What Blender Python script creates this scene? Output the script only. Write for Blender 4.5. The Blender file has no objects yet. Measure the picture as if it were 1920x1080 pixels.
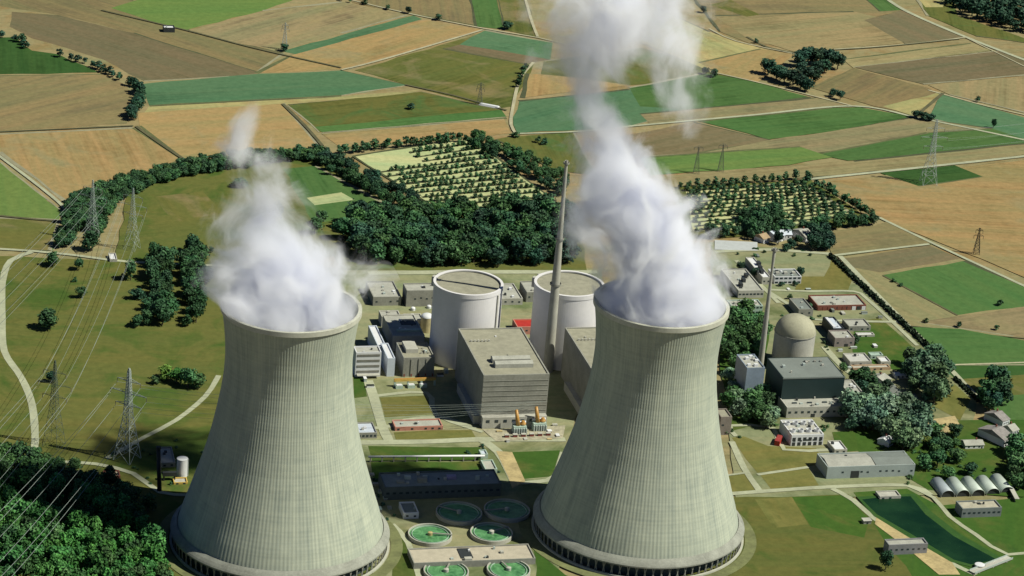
import bpy, bmesh, math, random
from mathutils import Vector, Matrix, noise
from mathutils.geometry import tessellate_polygon
R = math.radians
S = bpy.context.scene
COL = S.collection
rnd = random.Random(7)

# ------------------------------------------------------------------ camera, world, sun, exposure
F_PX, PITCH, ROLL, CAM_H = 4900.9, 0.37606, 0.08286, 759.06
W_PX, H_PX = 1920, 1080
cam_data = bpy.data.cameras.new('camera')
cam_data.sensor_width = 36.0
cam_data.lens = 36.0 * F_PX / W_PX
cam_data.clip_start = 10
cam_data.clip_end = 60000
cam = bpy.data.objects.new('camera', cam_data)
COL.objects.link(cam)
cam.matrix_world = Matrix.Translation((0, 0, CAM_H)) @ Matrix.Rotation(math.pi / 2 - PITCH, 4, 'X') @ Matrix.Rotation(ROLL, 4, 'Z')
S.camera = cam

SUN_EL, SUN_AZ = 50.0, 11.0          # sun off to the right, a little on the camera's side
world = bpy.data.worlds.new('World'); S.world = world; world.use_nodes = True
wn = world.node_tree
bg = wn.nodes['Background']
sky = wn.nodes.new('ShaderNodeTexSky'); sky.sky_type = 'NISHITA'; sky.sun_disc = False
sky.sun_elevation = R(SUN_EL)
sdir = Vector((math.cos(R(SUN_EL)) * math.cos(R(-SUN_AZ)), math.cos(R(SUN_EL)) * math.sin(R(-SUN_AZ)), math.sin(R(SUN_EL))))
sky.sun_rotation = math.atan2(sdir.x, sdir.y)
sky.air_density = 0.5; sky.dust_density = 0.0; sky.ozone_density = 6.0; sky.altitude = 400
wn.links.new(sky.outputs[0], bg.inputs[0]); bg.inputs[1].default_value = 0.05
sun_data = bpy.data.lights.new('sun', 'SUN'); sun_data.energy = 5.0; sun_data.angle = R(0.5); sun_data.color = (1.0, 0.975, 0.80)
sun = bpy.data.objects.new('sun', sun_data); COL.objects.link(sun)
sun.rotation_euler = sdir.to_track_quat('Z', 'Y').to_euler()
S.view_settings.view_transform = 'Standard'; S.view_settings.look = 'None'
S.view_settings.exposure = 0.25; S.view_settings.gamma = 1.0
S.cycles.max_bounces = 12; S.cycles.diffuse_bounces = 2; S.cycles.glossy_bounces = 2
S.cycles.transparent_max_bounces = 12; S.cycles.volume_bounces = 10
S.cycles.volume_step_rate = 1.0; S.cycles.volume_max_steps = 256

# ------------------------------------------------------------------ where a point of the map lies
cr, sr, cp, sp = math.cos(ROLL), math.sin(ROLL), math.cos(PITCH), math.sin(PITCH)
def U(px, py, z=0.0):
    a, b = px - 960.0, 540.0 - py
    u, v = a * cr - b * sr, a * sr + b * cr
    dx, dy, dz = u / F_PX, cp + v / F_PX * sp, -sp + v / F_PX * cp
    t = (z - CAM_H) / dz
    return Vector((dx * t, dy * t, z))

# ------------------------------------------------------------------ materials
MATS = {}
def lin(c):
    return tuple((x / 12.92 if x <= 0.04045 else ((x + 0.055) / 1.055) ** 2.4) for x in (v / 255.0 for v in c))
def node_mat(name):
    m = bpy.data.materials.new(name); m.use_nodes = True
    nt = m.node_tree
    return m, nt, nt.nodes, nt.links, nt.nodes['Principled BSDF']
def mixc(N, L, fac, a, b, mode='MIX'):
    n = N.new('ShaderNodeMix'); n.data_type = 'RGBA'; n.blend_type = mode
    for i, v in ((0, fac), (6, a), (7, b)):
        if hasattr(v, 'is_output'): L.new(v, n.inputs[i])
        elif i == 0: n.inputs[0].default_value = v
        else: n.inputs[i].default_value = (*v, 1) if len(v) == 3 else v
    return n.outputs[2]
def mth(N, L, op, a, b=None, c=None, clamp=False):
    n = N.new('ShaderNodeMath'); n.operation = op; n.use_clamp = clamp
    for i, v in enumerate((a, b, c)):
        if v is None: continue
        if hasattr(v, 'is_output'): L.new(v, n.inputs[i])
        else: n.inputs[i].default_value = v
    return n.outputs[0]
def rngmap(N, L, v, a, b, c=0.0, d=1.0, smooth=False):
    n = N.new('ShaderNodeMapRange'); n.clamp = True
    if smooth: n.interpolation_type = 'SMOOTHSTEP'
    L.new(v, n.inputs[0])
    for i, x in enumerate((a, b, c, d)): n.inputs[i + 1].default_value = x
    return n.outputs[0]
def noise_tex(N, L, vec, scale, detail=4, rough=0.55, dist=0.0):
    n = N.new('ShaderNodeTexNoise'); n.inputs['Scale'].default_value = scale
    n.inputs['Detail'].default_value = detail; n.inputs['Roughness'].default_value = rough
    n.inputs['Distortion'].default_value = dist
    L.new(vec, n.inputs['Vector'])
    return n.outputs['Fac']
def mapping(N, L, vec, rot=0.0, scale=(1, 1, 1), loc=(0, 0, 0)):
    n = N.new('ShaderNodeMapping'); n.inputs['Rotation'].default_value = (0, 0, rot)
    n.inputs['Scale'].default_value = scale; n.inputs['Location'].default_value = loc
    L.new(vec, n.inputs['Vector']); return n.outputs[0]

def plain(name, col, rough=0.8, var=0.12, scale=0.15, metal=0.0):
    """a painted, concrete or metal surface with blotches of wear"""
    if name in MATS: return MATS[name]
    m, nt, N, L, P = node_mat(name)
    g = N.new('ShaderNodeNewGeometry').outputs['Position']
    n1 = noise_tex(N, L, g, scale, 5); n2 = noise_tex(N, L, g, scale * 7, 3)
    f = mth(N, L, 'ADD', mth(N, L, 'MULTIPLY', n1, 0.6), mth(N, L, 'MULTIPLY', n2, 0.4))
    lo = tuple(c * (1 - 2.2 * var) for c in col); hi = tuple(min(1, c * (1 + 2.0 * var)) for c in col)
    c = mixc(N, L, rngmap(N, L, f, 0.33, 0.67), tuple(v * 0.84 * t for v, t in zip(lo, (0.97, 1.0, 1.1))), tuple(v * 0.84 * t for v, t in zip(hi, (0.97, 1.0, 1.1))))
    L.new(c, P.inputs['Base Color']); P.inputs['Roughness'].default_value = rough; P.inputs['Metallic'].default_value = metal
    MATS[name] = m; return m

def field_mat(name, c1, c2, c3=None, ang=0.0, pitch=9.0, stretch=26.0, stripe=0.65, seed=0.0):
    """cropped or mown ground: long streaks in the working direction, patches and mottling"""
    m, nt, N, L, P = node_mat(name)
    pos = N.new('ShaderNodeNewGeometry').outputs['Position']
    v = mapping(N, L, pos, rot=-ang, scale=(1, 1, 0), loc=(seed * 37.0, seed * 91.0, 0))
    vs = N.new('ShaderNodeMapping'); vs.inputs['Scale'].default_value = (1.0 / (pitch * stretch), 1.0 / pitch, 1); L.new(v, vs.inputs['Vector'])
    st = noise_tex(N, L, vs.outputs[0], 1.0, 4, 0.65)
    vf = N.new('ShaderNodeMapping'); vf.inputs['Scale'].default_value = (1.0 / 160.0, 1.0 / 3.6, 1); L.new(v, vf.inputs['Vector'])
    fine = noise_tex(N, L, vf.outputs[0], 1.0, 2, 0.5)
    big = noise_tex(N, L, v, 0.011, 5, 0.62, 0.6)
    mid = noise_tex(N, L, v, 0.09, 4, 0.6)
    f = mth(N, L, 'ADD', mth(N, L, 'MULTIPLY', st, stripe * 0.62), mth(N, L, 'MULTIPLY', big, (1 - stripe) + 0.12))
    f = mth(N, L, 'ADD', f, mth(N, L, 'MULTIPLY', mid, 0.26 - 0.12 * stripe))
    f = mth(N, L, 'ADD', f, mth(N, L, 'MULTIPLY', mth(N, L, 'SUBTRACT', fine, 0.22), 0.30))
    col = mixc(N, L, rngmap(N, L, f, 0.42, 0.62), tuple(v * 0.86 for v in c1), tuple(min(1, v * 1.06) for v in c2))
    if c3:
        b2 = noise_tex(N, L, v, 0.017, 4, 0.6, 1.0)
        col = mixc(N, L, rngmap(N, L, b2, 0.50, 0.66, 0, 0.8), col, c3)
    # broad drifts where soil or sward turns redder or greener along the working direction
    vb = N.new('ShaderNodeMapping'); vb.inputs['Scale'].default_value = (1.0 / 420.0, 1.0 / 34.0, 1); L.new(v, vb.inputs['Vector'])
    bn = noise_tex(N, L, vb.outputs[0], 1.0, 5, 0.7)
    red = mixc(N, L, 1.0, col, (1.08, 1.0, 0.92), 'MULTIPLY'); grn = mixc(N, L, 1.0, col, (0.80, 0.93, 0.84), 'MULTIPLY')
    col = mixc(N, L, rngmap(N, L, bn, 0.36, 0.64), grn, red)
    spk = noise_tex(N, L, v, 0.16, 6, 0.75)
    col = mixc(N, L, rngmap(N, L, spk, 0.3, 0.7), mixc(N, L, 1.0, col, (0.80, 0.83, 0.80), 'MULTIPLY'), mixc(N, L, 1.0, col, (1.20, 1.17, 1.16), 'MULTIPLY'))
    L.new(col, P.inputs['Base Color']); P.inputs['Roughness'].default_value = 0.95
    P.inputs['Specular IOR Level'].default_value = 0.1
    return m

# albedos
K = 0.50
def alb(c, k=K):
    l = lin(c); y = 0.3 * l[0] + 0.6 * l[1] + 0.1 * l[2]
    return tuple(min(0.85, (v * 1.03 - y * 0.03) * k * t) for v, t in zip(l, (0.94, 1.0, 1.08)))
TAN = alb((190, 170, 130)); TAN2 = alb((168, 148, 110)); GRB = alb((150, 134, 106)); ORA = alb((200, 168, 120)); ORB = alb((184, 150, 104))
STR = alb((214, 198, 142)); BRN = alb((140, 126, 94)); TEAL = alb((110, 146, 110)); TEAL2 = alb((90, 130, 96))
GRN = alb((102, 136, 80)); GRD = alb((78, 112, 60)); BRT = alb((132, 158, 90)); OLI = alb((128, 127, 72)); OLD = alb((95, 107, 52))
LAW = alb((84, 115, 52)); PAL = alb((226, 224, 172)); PINK = alb((182, 162, 126))
PAIRS = {
 'tan': (TAN2, TAN, None), 'grey tan': (GRB, TAN2, None), 'orange tan': (ORB, ORA, TAN), 'straw': (TAN, STR, ORA), 'brown': (BRN, GRB, None),
 'teal': (TEAL2, TEAL, None), 'green': (GRD, GRN, None), 'bright green': (GRN, BRT, None), 'olive': (OLD, OLI, TAN2), 'olive green': (OLD, OLI, GRN),
 'meadow': (OLD, OLI, LAW), 'lawn': (GRD, LAW, OLI), 'dry lawn': (OLD, alb((150, 142, 86)), OLI), 'pale': (TAN, PAL, None), 'dark green': (alb((66, 100, 50)), GRD, None),
 'pink tan': (GRB, PINK, TAN), 'concrete': (alb((150, 150, 122)), alb((196, 192, 156)), None), 'yard': (alb((128, 128, 104)), alb((180, 176, 140)), alb((120, 130, 84))),
}
# ------------------------------------------------------------------ mesh helpers
def tag(o, label=None, cat=None, group=None, kind=None):
    if label: o['label'] = label
    if cat: o['category'] = cat
    if group: o['group'] = group
    if kind: o['kind'] = kind
    return o
def thing(name, label, cat, loc=(0, 0, 0), rz=0.0, group=None):
    o = bpy.data.objects.new(name, None); COL.objects.link(o)
    o.location = loc; o.rotation_euler = (0, 0, rz); o.empty_display_size = 0.5
    return tag(o, label, cat, group)
class MB:
    def __init__(s): s.v = []; s.f = []; s.M = None
    def add(s, vs, fs):
        b = len(s.v); s.v += [tuple(v) for v in vs]; s.f += [tuple(i + b for i in f) for f in fs]; return s
    def box(s, x0, x1, y0, y1, z0, z1, top=None):
        """box; top=(x0,x1,y0,y1) gives a tapered top"""
        t = top or (x0, x1, y0, y1)
        vs = [(x0, y0, z0), (x1, y0, z0), (x1, y1, z0), (x0, y1, z0), (t[0], t[2], z1), (t[1], t[2], z1), (t[1], t[3], z1), (t[0], t[3], z1)]
        return s.add(vs, [(3, 2, 1, 0), (4, 5, 6, 7), (0, 1, 5, 4), (1, 2, 6, 5), (2, 3, 7, 6), (3, 0, 4, 7)])
    def lathe(s, prof, seg=32, cx=0, cy=0, closed=True):
        n = len(prof); vs = []
        for i in range(seg):
            a = 2 * math.pi * i / seg
            for r, z in prof: vs.append((cx + r * math.cos(a), cy + r * math.sin(a), z))
        fs = []
        for i in range(seg):
            j = (i + 1) % seg
            for k in range(n - 1): fs.append((i * n + k, j * n + k, j * n + k + 1, i * n + k + 1))
        if closed:
            fs.append(tuple(i * n for i in range(seg))[::-1]); fs.append(tuple(i * n + n - 1 for i in range(seg)))
        return s.add(vs, fs)
    def bar(s, a, b, r, r2=None, seg=6):
        a, b = Vector(a), Vector(b); d = (b - a).normalized(); r2 = r if r2 is None else r2
        p = d.orthogonal().normalized(); q = d.cross(p); vs = []
        for i in range(seg):
            t = 2 * math.pi * i / seg; o = p * math.cos(t) + q * math.sin(t)
            vs += [a + o * r, b + o * r2]
        fs = [(2 * i, 2 * ((i + 1) % seg), 2 * ((i + 1) % seg) + 1, 2 * i + 1) for i in range(seg)]
        fs += [tuple(2 * i for i in range(seg))[::-1], tuple(2 * i + 1 for i in range(seg))]
        return s.add(vs, fs)
    def mesh(s, name, mat, smooth=False):
        me = bpy.data.meshes.new(name); me.from_pydata(s.v, [], s.f); me.update()
        bm = bmesh.new(); bm.from_mesh(me); bmesh.ops.recalc_face_normals(bm, faces=bm.faces); bm.to_mesh(me); bm.free()
        for m in (mat if isinstance(mat, (list, tuple)) else [mat]): me.materials.append(m)
        if smooth: me.shade_smooth()
        return me
    def build(s, name, mat, parent=None, smooth=False):
        o = bpy.data.objects.new(name, s.mesh(name, mat, smooth)); COL.objects.link(o)
        if parent: o.parent = parent
        return o
def copy_tree(o, parent=None):
    c = o.copy(); COL.objects.link(c); c.parent = parent
    for ch in o.children: copy_tree(ch, c)
    return c

# ------------------------------------------------------------------ GROUND
LAYER = [0]
def poly_sheet(name, pts, mat, z=None):
    LAYER[0] += 1
    if z is None: z = 0.004 * LAYER[0]
    ps = [Vector((p.x, p.y, z)) for p in pts]
    tris = tessellate_polygon([[Vector((p.x, p.y, 0)) for p in ps]])
    m = MB(); m.add(ps, [tuple(t) for t in tris])
    o = m.build(name, mat)
    for p in o.data.polygons:
        if p.normal.z < 0: p.flip()
    return tag(o, kind='structure')
FIELD_N = [0]
MARG = [plain('grassy margin', alb((128, 130, 76)), 0.95, 0.15, 0.06), plain('pale stubble margin', alb((202, 190, 146)), 0.95, 0.12, 0.06), plain('dark turf margin', alb((100, 104, 62)), 0.95, 0.15, 0.06)]
def field(pair, pts, ang=None, stripe=0.65, pitch=9.0, name='field'):
    FIELD_N[0] += 1
    q = [U(*p) for p in pts]
    if ang is None:
        best = max(range(len(q)), key=lambda i: (q[i] - q[(i + 1) % len(q)]).length)
        d = q[(best + 1) % len(q)] - q[best]; ang = math.atan2(d.y, d.x)
    c1, c2, c3 = PAIRS[pair]
    k = rnd.uniform(0.93, 1.07)
    tint = lambda c: tuple(v * k * rnd.uniform(0.985, 1.015) for v in c) if c else None
    m = field_mat('%s ground %d' % (pair, FIELD_N[0]), tint(c1), tint(c2), tint(c3), ang, pitch, 26, stripe, FIELD_N[0] * 1.37)
    # let the border wander a little, as a ploughed edge does
    out = []
    for i, a in enumerate(q):
        b = q[(i + 1) % len(q)]; n = max(1, int((b - a).length / 22)); d = (b - a); pr = Vector((-d.y, d.x, 0)).normalized() if d.length else d
        for k2 in range(n):
            t = k2 / n; w = 0 if k2 == 0 else rnd.uniform(-1.8, 1.8)
            out.append(a + d * t + pr * w)
    o = poly_sheet(name, out, m)
    if name == 'field':
        for i, a in enumerate(q):
            b = q[(i + 1) % len(q)]; d = b - a
            if d.length < 70 or rnd.random() > 0.5: continue
            pr = Vector((-d.y, d.x, 0)).normalized(); w = rnd.uniform(0.8, 1.9); n = max(2, int(d.length / 25)); L1 = []; L2 = []
            for k2 in range(n + 1):
                p = a + d * (k2 / n) + pr * rnd.uniform(-.9, .9); ww = w * rnd.uniform(.5, 1.5); L1.append(p + pr * ww); L2.append(p - pr * ww)
            poly_sheet('field_margin', L1 + L2[::-1], rnd.choice(MARG))
    return o

g = MB(); g.add([(-9000, -500, 0), (9000, -500, 0), (9000, 24000, 0), (-9000, 24000, 0)], [(0, 1, 2, 3)])
tag(g.build('ground', field_mat('dry farmland', TAN2, TAN, ORB, 0.25, 14, 26, 0.6)), kind='structure')

F = field
# top left
F('grey tan', [(0, 0), (60, -20), (250, 0), (350, 55), (530, 100), (480, 137), (250, 62), (110, 28), (0, 12)])
F('bright green', [(208, 15), (250, 2), (330, -18), (600, -18), (545, 2), (493, 20), (350, 56), (290, 42)], stripe=0.3)
F('brown', [(22, 22), (110, 28), (250, 62), (490, 137), (430, 143), (270, 152), (195, 112), (60, 72), (18, 50)])
F('pink tan', [(350, 58), (493, 20), (640, 3), (762, 28), (640, 62), (530, 94), (440, 80)])
F('teal', [(528, 96), (640, 66), (775, 29), (792, 36), (690, 64), (560, 103)])
F('orange tan', [(545, 104), (690, 65), (800, 38), (905, 56), (655, 130), (480, 137)])
F('teal', [(262, 158), (400, 146), (490, 138), (640, 132), (768, 160), (640, 179), (280, 198)], stripe=0.4)
F('straw', [(280, 199), (640, 181), (790, 168), (760, 180), (540, 196), (270, 212)])
F('orange tan', [(258, 212), (530, 194), (600, 275), (560, 290), (345, 300), (262, 236)], stripe=0.3)
F('grey tan', [(-60, 143), (200, 139), (236, 160), (250, 190), (238, 232), (-60, 249)], ang=0.9)
F('dark green', [(-60, 70), (30, 70), (60, 95), (110, 102), (185, 136), (-60, 141)])
F('orange tan', [(-60, 254), (250, 240), (342, 300), (122, 376), (0, 285), (-60, 240)], ang=1.9)
F('bright green', [(-80, 250), (0, 304), (116, 396), (100, 470), (-80, 466)], stripe=0.2)
F('olive', [(-80, 405), (110, 412), (95, 470), (-80, 466)], stripe=0.2)
F('olive green', [(540, 198), (790, 172), (935, 206), (950, 222), (700, 240), (600, 248)])
F('green', [(590, 238), (940, 206), (950, 220), (605, 249)])
F('orange tan', [(603, 251), (945, 223), (958, 250), (900, 256), (640, 278)])
F('olive', [(665, 132), (905, 63), (1012, 100), (960, 200), (930, 204), (770, 162)])
F('brown', [(830, 92), (870, 82), (1030, 112), (985, 120)])
F('teal', [(862, 84), (910, 57), (1036, 80), (1032, 112)], stripe=0.4)
F('grey tan', [(690, -30), (876, -30), (892, 48), (760, 24), (660, 5)])
F('green', [(874, -30), (926, -30), (948, 56), (893, 50)])
F('olive', [(926, -30), (985, -30), (1004, 70), (948, 57)])
F('olive green', [(1020, 115), (1200, 90), (1420, 150), (1180, 160), (1010, 150)])
F('orange tan', [(988, 138), (1080, 146), (1180, 160), (1075, 172), (980, 184)])
F('teal', [(974, 190), (1180, 168), (1300, 150), (1420, 170), (1180, 238), (970, 250), (962, 220)], stripe=0.4)
F('green', [(1180, 165), (1320, 138), (1400, 150), (1520, 183), (1300, 208), (1200, 200)])
F('pink tan', [(1200, 214), (1530, 184), (1600, 198), (1220, 234)])
F('straw', [(1220, 10), (1330, 60), (1470, 105), (1420, 155), (1320, 130), (1200, 80)], ang=-0.9)
F('orange tan', [(1310, 118), (1425, 92), (1490, 102), (1420, 155), (1350, 140)])
F('grey tan', [(1280, -30), (1600, -30), (1690, 20), (1600, 42), (1420, 88), (1350, 60)])
F('tan', [(1340, 30), (1600, 22), (1800, 70), (1560, 94), (1490, 98), (1400, 72)])
F('olive', [(1330, 10), (1370, 0), (1425, 28), (1400, 32)])
F('brown', [(1620, 38), (1690, 20), (1812, 70), (1700, 84)])
F('green', [(1600, -20), (1640, -20), (1694, 19), (1650, 22)])
F('olive green', [(1700, -30), (1780, -30), (1795, 30), (1920, 72), (1960, 85), (1830, 68), (1740, 30)])
F('straw', [(1690, -30), (1775, -20), (1768, 14), (1735, 14)])
F('tan', [(1580, 112), (1820, 82), (1860, 95), (1600, 128)])
F('brown', [(1600, 126), (1870, 96), (1960, 118), (1960, 138), (1730, 158)])
F('tan', [(1740, 160), (1960, 140), (1960, 220), (1780, 178)])
F('grey tan', [(1520, 165), (1598, 128), (1740, 165), (1758, 176), (1700, 212), (1640, 200)])
F('straw', [(1655, 200), (1760, 174), (1766, 178), (1706, 216)])
F('teal', [(1738, 222), (1768, 178), (1960, 232), (1960, 270)], stripe=0.3)
F('green', [(1310, 228), (1560, 203), (1612, 202), (1715, 220), (1560, 248), (1440, 262), (1400, 250)])
F('brown', [(1140, 262), (1300, 230), (1450, 264), (1300, 290), (1150, 295)])
F('pink tan', [(1440, 264), (1720, 222), (1860, 242), (1530, 288), (1300, 292)])
F('green', [(1530, 290), (1740, 250), (1860, 242), (1940, 268), (1760, 292), (1590, 302)])
F('bright green', [(1200, 296), (1500, 276), (1560, 296), (1480, 310), (1220, 330)])
F('tan', [(1220, 332), (1480, 311), (1600, 303), (1960, 266), (1960, 290), (1560, 330), (1260, 352)])
F('olive green', [(950, 258), (1075, 250), (1120, 330), (1040, 320), (930, 262)])
F('orange tan', [(1530, 344), (1960, 296), (1960, 535), (1650, 412)], ang=0.1, pitch=14)
F('dark green', [(1650, 325), (1790, 311), (1842, 332), (1722, 350)])
F('grey tan', [(1545, 436), (1640, 424), (1664, 416), (1745, 458), (1560, 482)])
F('brown', [(1570, 487), (1742, 461), (1805, 488), (1600, 528)], stripe=0.3)
F('tan', [(1585, 500), (1650, 512), (1800, 486), (1880, 510), (1960, 560), (1960, 640), (1700, 612)], ang=-0.9, stripe=0.4)
F('green', [(1655, 517), (1808, 490), (1960, 555), (1960, 572), (1795, 592)], stripe=0.4)
F('pink tan', [(1720, 605), (1795, 594), (1960, 572), (1960, 640), (1900, 632)])
F('green', [(1700, 614), (1800, 618), (1960, 648), (1960, 684), (1780, 684)], stripe=0.3)
F('dark green', [(1760, 686), (1960, 684), (1960, 730), (1800, 740)], stripe=0.4)
F('olive', [(1800, 712), (1960, 700), (1960, 760), (1840, 760)], stripe=0.4)
F('green', [(1850, 745), (1960, 738), (1960, 900), (1880, 800)], stripe=0.4)
# land round the plant
F('meadow', [(-80, 478), (240, 492), (420, 500), (720, 505), (700, 1100), (-120, 1180)], ang=0.1, stripe=0.35, name='meadow')
F('meadow', [(242, 360), (420, 310), (600, 300), (740, 392), (640, 480), (420, 505), (215, 490)], ang=0.5, stripe=0.4, name='meadow')
F('green', [(530, 318), (592, 312), (737, 392), (640, 412), (590, 420)], name='field')
F('pale', [(575, 372), (640, 362), (665, 376), (590, 386)], name='field')
F('olive', [(290, 370), (380, 360), (420, 400), (330, 420)], name='meadow', stripe=0.3)
F('yard', [(640, 505), (1130, 505), (1130, 560), (1060, 890), (660, 890)], name='plant_yard', stripe=0.1, ang=0.26)
F('yard', [(1330, 455), (1560, 478), (1830, 750), (1790, 930), (1380, 940)], name='plant_yard', stripe=0.1, ang=0.26)
F('pale', [(662, 294), (800, 272), (884, 262), (1050, 384), (1040, 398), (835, 402)], ang=0.15, stripe=0.3, name='field')
F('olive green', [(1260, 352), (1518, 338), (1640, 418), (1480, 440), (1290, 450)], ang=0.15, stripe=0.3, name='field')
F('pale', [(1285, 358), (1500, 344), (1600, 402), (1470, 428), (1300, 436)], ang=0.15, stripe=0.3, name='field')
# lawns between the buildings
F('yard', [(690, 885), (1075, 880), (1040, 1150), (700, 1150)], name='plant_yard', stripe=0.1, ang=0.26)
F('dry lawn', [(712, 747), (797, 743), (816, 778), (722, 784)], name='lawn', stripe=0.2)
F('lawn', [(662, 705), (682, 712), (688, 745), (664, 748)], name='lawn', stripe=0.2)
F('dry lawn', [(738, 812), (884, 808), (892, 822), (742, 826)], name='lawn', stripe=0.2)
F('lawn', [(690, 838), (900, 840), (906, 864), (698, 866)], name='lawn', stripe=0.2)
F('lawn', [(695, 868), (908, 866), (912, 885), (700, 905)], name='lawn', stripe=0.2)
F('lawn', [(945, 850), (1050, 846), (1035, 895), (978, 900)], name='lawn', stripe=0.3)
F('dry lawn', [(1372, 822), (1395, 820), (1440, 838), (1530, 842), (1545, 872), (1420, 888), (1398, 862)], name='lawn', stripe=0.2)
F('dry lawn', [(1425, 892), (1515, 878), (1535, 912), (1445, 918)], name='lawn', stripe=0.2)
F('dry lawn', [(1355, 896), (1400, 890), (1418, 920), (1365, 926)], name='lawn', stripe=0.2)
F('meadow', [(1340, 936), (1590, 928), (1640, 975), (1790, 1080), (1880, 1200), (1200, 1200)], ang=0.2, stripe=0.25, name='meadow')
F('dry lawn', [(1415, 938), (1485, 934), (1515, 985), (1450, 992)], name='lawn', stripe=0.3)
F('lawn', [(1485, 934), (1585, 930), (1630, 975), (1620, 1010), (1520, 990)], name='lawn', stripe=0.2)
F('lawn', [(1600, 925), (1700, 918), (1760, 950), (1960, 930), (1960, 1120), (1720, 1100)], name='lawn', stripe=0.2)
F('lawn', [(1600, 605), (1650, 598), (1760, 700), (1720, 706), (1600, 672)], name='lawn', stripe=0.2)
F('dry lawn', [(1490, 545), (1500, 520), (1545, 520), (1560, 480), (1600, 520), (1590, 545)], name='lawn', stripe=0.2)
F('dry lawn', [(1745, 760), (1790, 722), (1820, 750), (1800, 790)], name='lawn', stripe=0.2)
F('lawn', [(1560, 812), (1630, 808), (1640, 845), (1570, 850)], name='lawn', stripe=0.2)
F('lawn', [(1350, 700), (1400, 690), (1450, 790), (1370, 810)], name='lawn', stripe=0.2)
F('lawn', [(1350, 560), (1440, 590), (1440, 690), (1350, 700)], name='lawn', stripe=0.2)
F('lawn', [(1600, 790), (1960, 790), (1960, 935), (1740, 920), (1610, 850)], name='lawn', stripe=0.2)
F('meadow', [(735, 1080), (745, 1000), (780, 1040), (790, 1140), (730, 1140)], name='lawn', stripe=0.2)
F('lawn', [(1000, 1030), (1060, 1080), (1200, 1140), (1010, 1140)], name='lawn', stripe=0.2)

F('olive green', [(600, 425), (690, 405), (1080, 392), (1100, 508), (640, 508)], name='meadow', stripe=0.2)
# roads and paths
road_m = plain('pale concrete road', alb((200, 196, 156), 0.72), 0.9, 0.10, 0.05)
track_m = plain('chalky farm track', alb((205, 192, 150), 0.72), 0.95, 0.12, 0.06)
asph_m = plain('grey asphalt', alb((150, 150, 135), 0.6), 0.9, 0.1, 0.08)
ditch_m = plain('dark field margin', alb((124, 118, 76), 0.5), 0.95, 0.15, 0.06)
def strip(name, pts, w, mat, z=None):
    w *= 0.78
    q = [U(*p) for p in pts]
    # smooth with Catmull-Rom
    c = []
    for i in range(len(q) - 1):
        p0, p1, p2, p3 = q[max(i - 1, 0)], q[i], q[i + 1], q[min(i + 2, len(q) - 1)]
        n = max(2, int((p2 - p1).length / 12))
        for k in range(n):
            t = k / n
            c.append(0.5 * ((2 * p1) + (p2 - p0) * t + (2 * p0 - 5 * p1 + 4 * p2 - p3) * t * t + (3 * p1 - 3 * p2 + p3 - p0) * t ** 3))
    c.append(q[-1])
    L_, R_ = [], []
    for i, p in enumerate(c):
        d = (c[min(i + 1, len(c) - 1)] - c[max(i - 1, 0)]).normalized(); n = Vector((-d.y, d.x, 0)) * (w / 2) * rnd.uniform(0.94, 1.06)
        L_.append(p + n); R_.append(p - n)
    LAYER[0] += 1; zz = 0.004 * LAYER[0] if z is None else z
    m = MB(); n = len(c)
    m.add([(p.x, p.y, zz) for p in L_] + [(p.x, p.y, zz) for p in R_], [(i, i + n, i + n + 1, i + 1) for i in range(n - 1)])
    o = m.build(name, mat)
    for p in o.data.polygons:
        if p.normal.z < 0: p.flip()
    return tag(o, kind='structure')
for pts, w in [([(-40, 466), (60, 472), (140, 480), (240, 492), (420, 500)], 5), ([(60, 474), (20, 490), (5, 530), (4, 600), (8, 660), (40, 710), (60, 760), (66, 830), (60, 862)], 6.5),
               ([(-40, 265), (60, 340), (115, 385), (122, 400), (120, 420)], 4), ([(1640, -20), (1694, 19), (1812, 71), (1970, 132)], 7),
               ([(1640, 405), (1750, 458), (1960, 556)], 4.5), ([(1180, 238), (1400, 218), (1600, 200), (1720, 222), (1800, 238), (1960, 272)], 5),
               ([(960, 252), (1080, 248), (1180, 238)], 4), ([(1510, 338), (1700, 318), (1960, 290)], 6), ([(1565, 480), (1650, 470), (1742, 459)], 4.5)]:
    strip('road', pts, w, road_m)
for pts, w in [([(640, 132), (720, 112), (905, 57)], 4), ([(655, 0), (760, 25), (905, 54), (1010, 72), (1060, 84)], 3.5), ([(980, -20), (995, 35), (1008, 70)], 4),
               ([(1000, 118), (975, 150), (962, 200), (958, 235), (968, 252)], 4), ([(1330, 55), (1380, 78), (1490, 102)], 3), ([(1330, 135), (1440, 160), (1600, 200)], 3),
               ([(1560, 94), (1700, 84), (1812, 71)], 3), ([(1740, 170), (1850, 200), (1960, 225)], 3), ([(1780, 686), (1960, 680)], 3), ([(1812, 72), (1960, 145)], 2.4)]:
    strip('farm_track', pts, w, track_m)
for pts, w in [([(255, 238), (300, 270), (345, 300)], 4), ([(530, 196), (570, 235), (605, 275)], 4), ([(-40, 250), (120, 243), (250, 237)], 3), ([(190, 20), (350, 58), (480, 92), (640, 128)], 3.5),
               ([(1400, 70), (1440, 90), (1490, 100)], 4), ([(760, 160), (850, 180), (950, 208)], 4), ([(1490, 98), (1640, 90), (1800, 74)], 3), ([(1716, 220), (1768, 176)], 5),
               ([(1655, 518), (1795, 593)], 2.5), ([(0, 406), (60, 412), (110, 416)], 4)]:
    strip('field_margin', pts, w, ditch_m)
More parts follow.
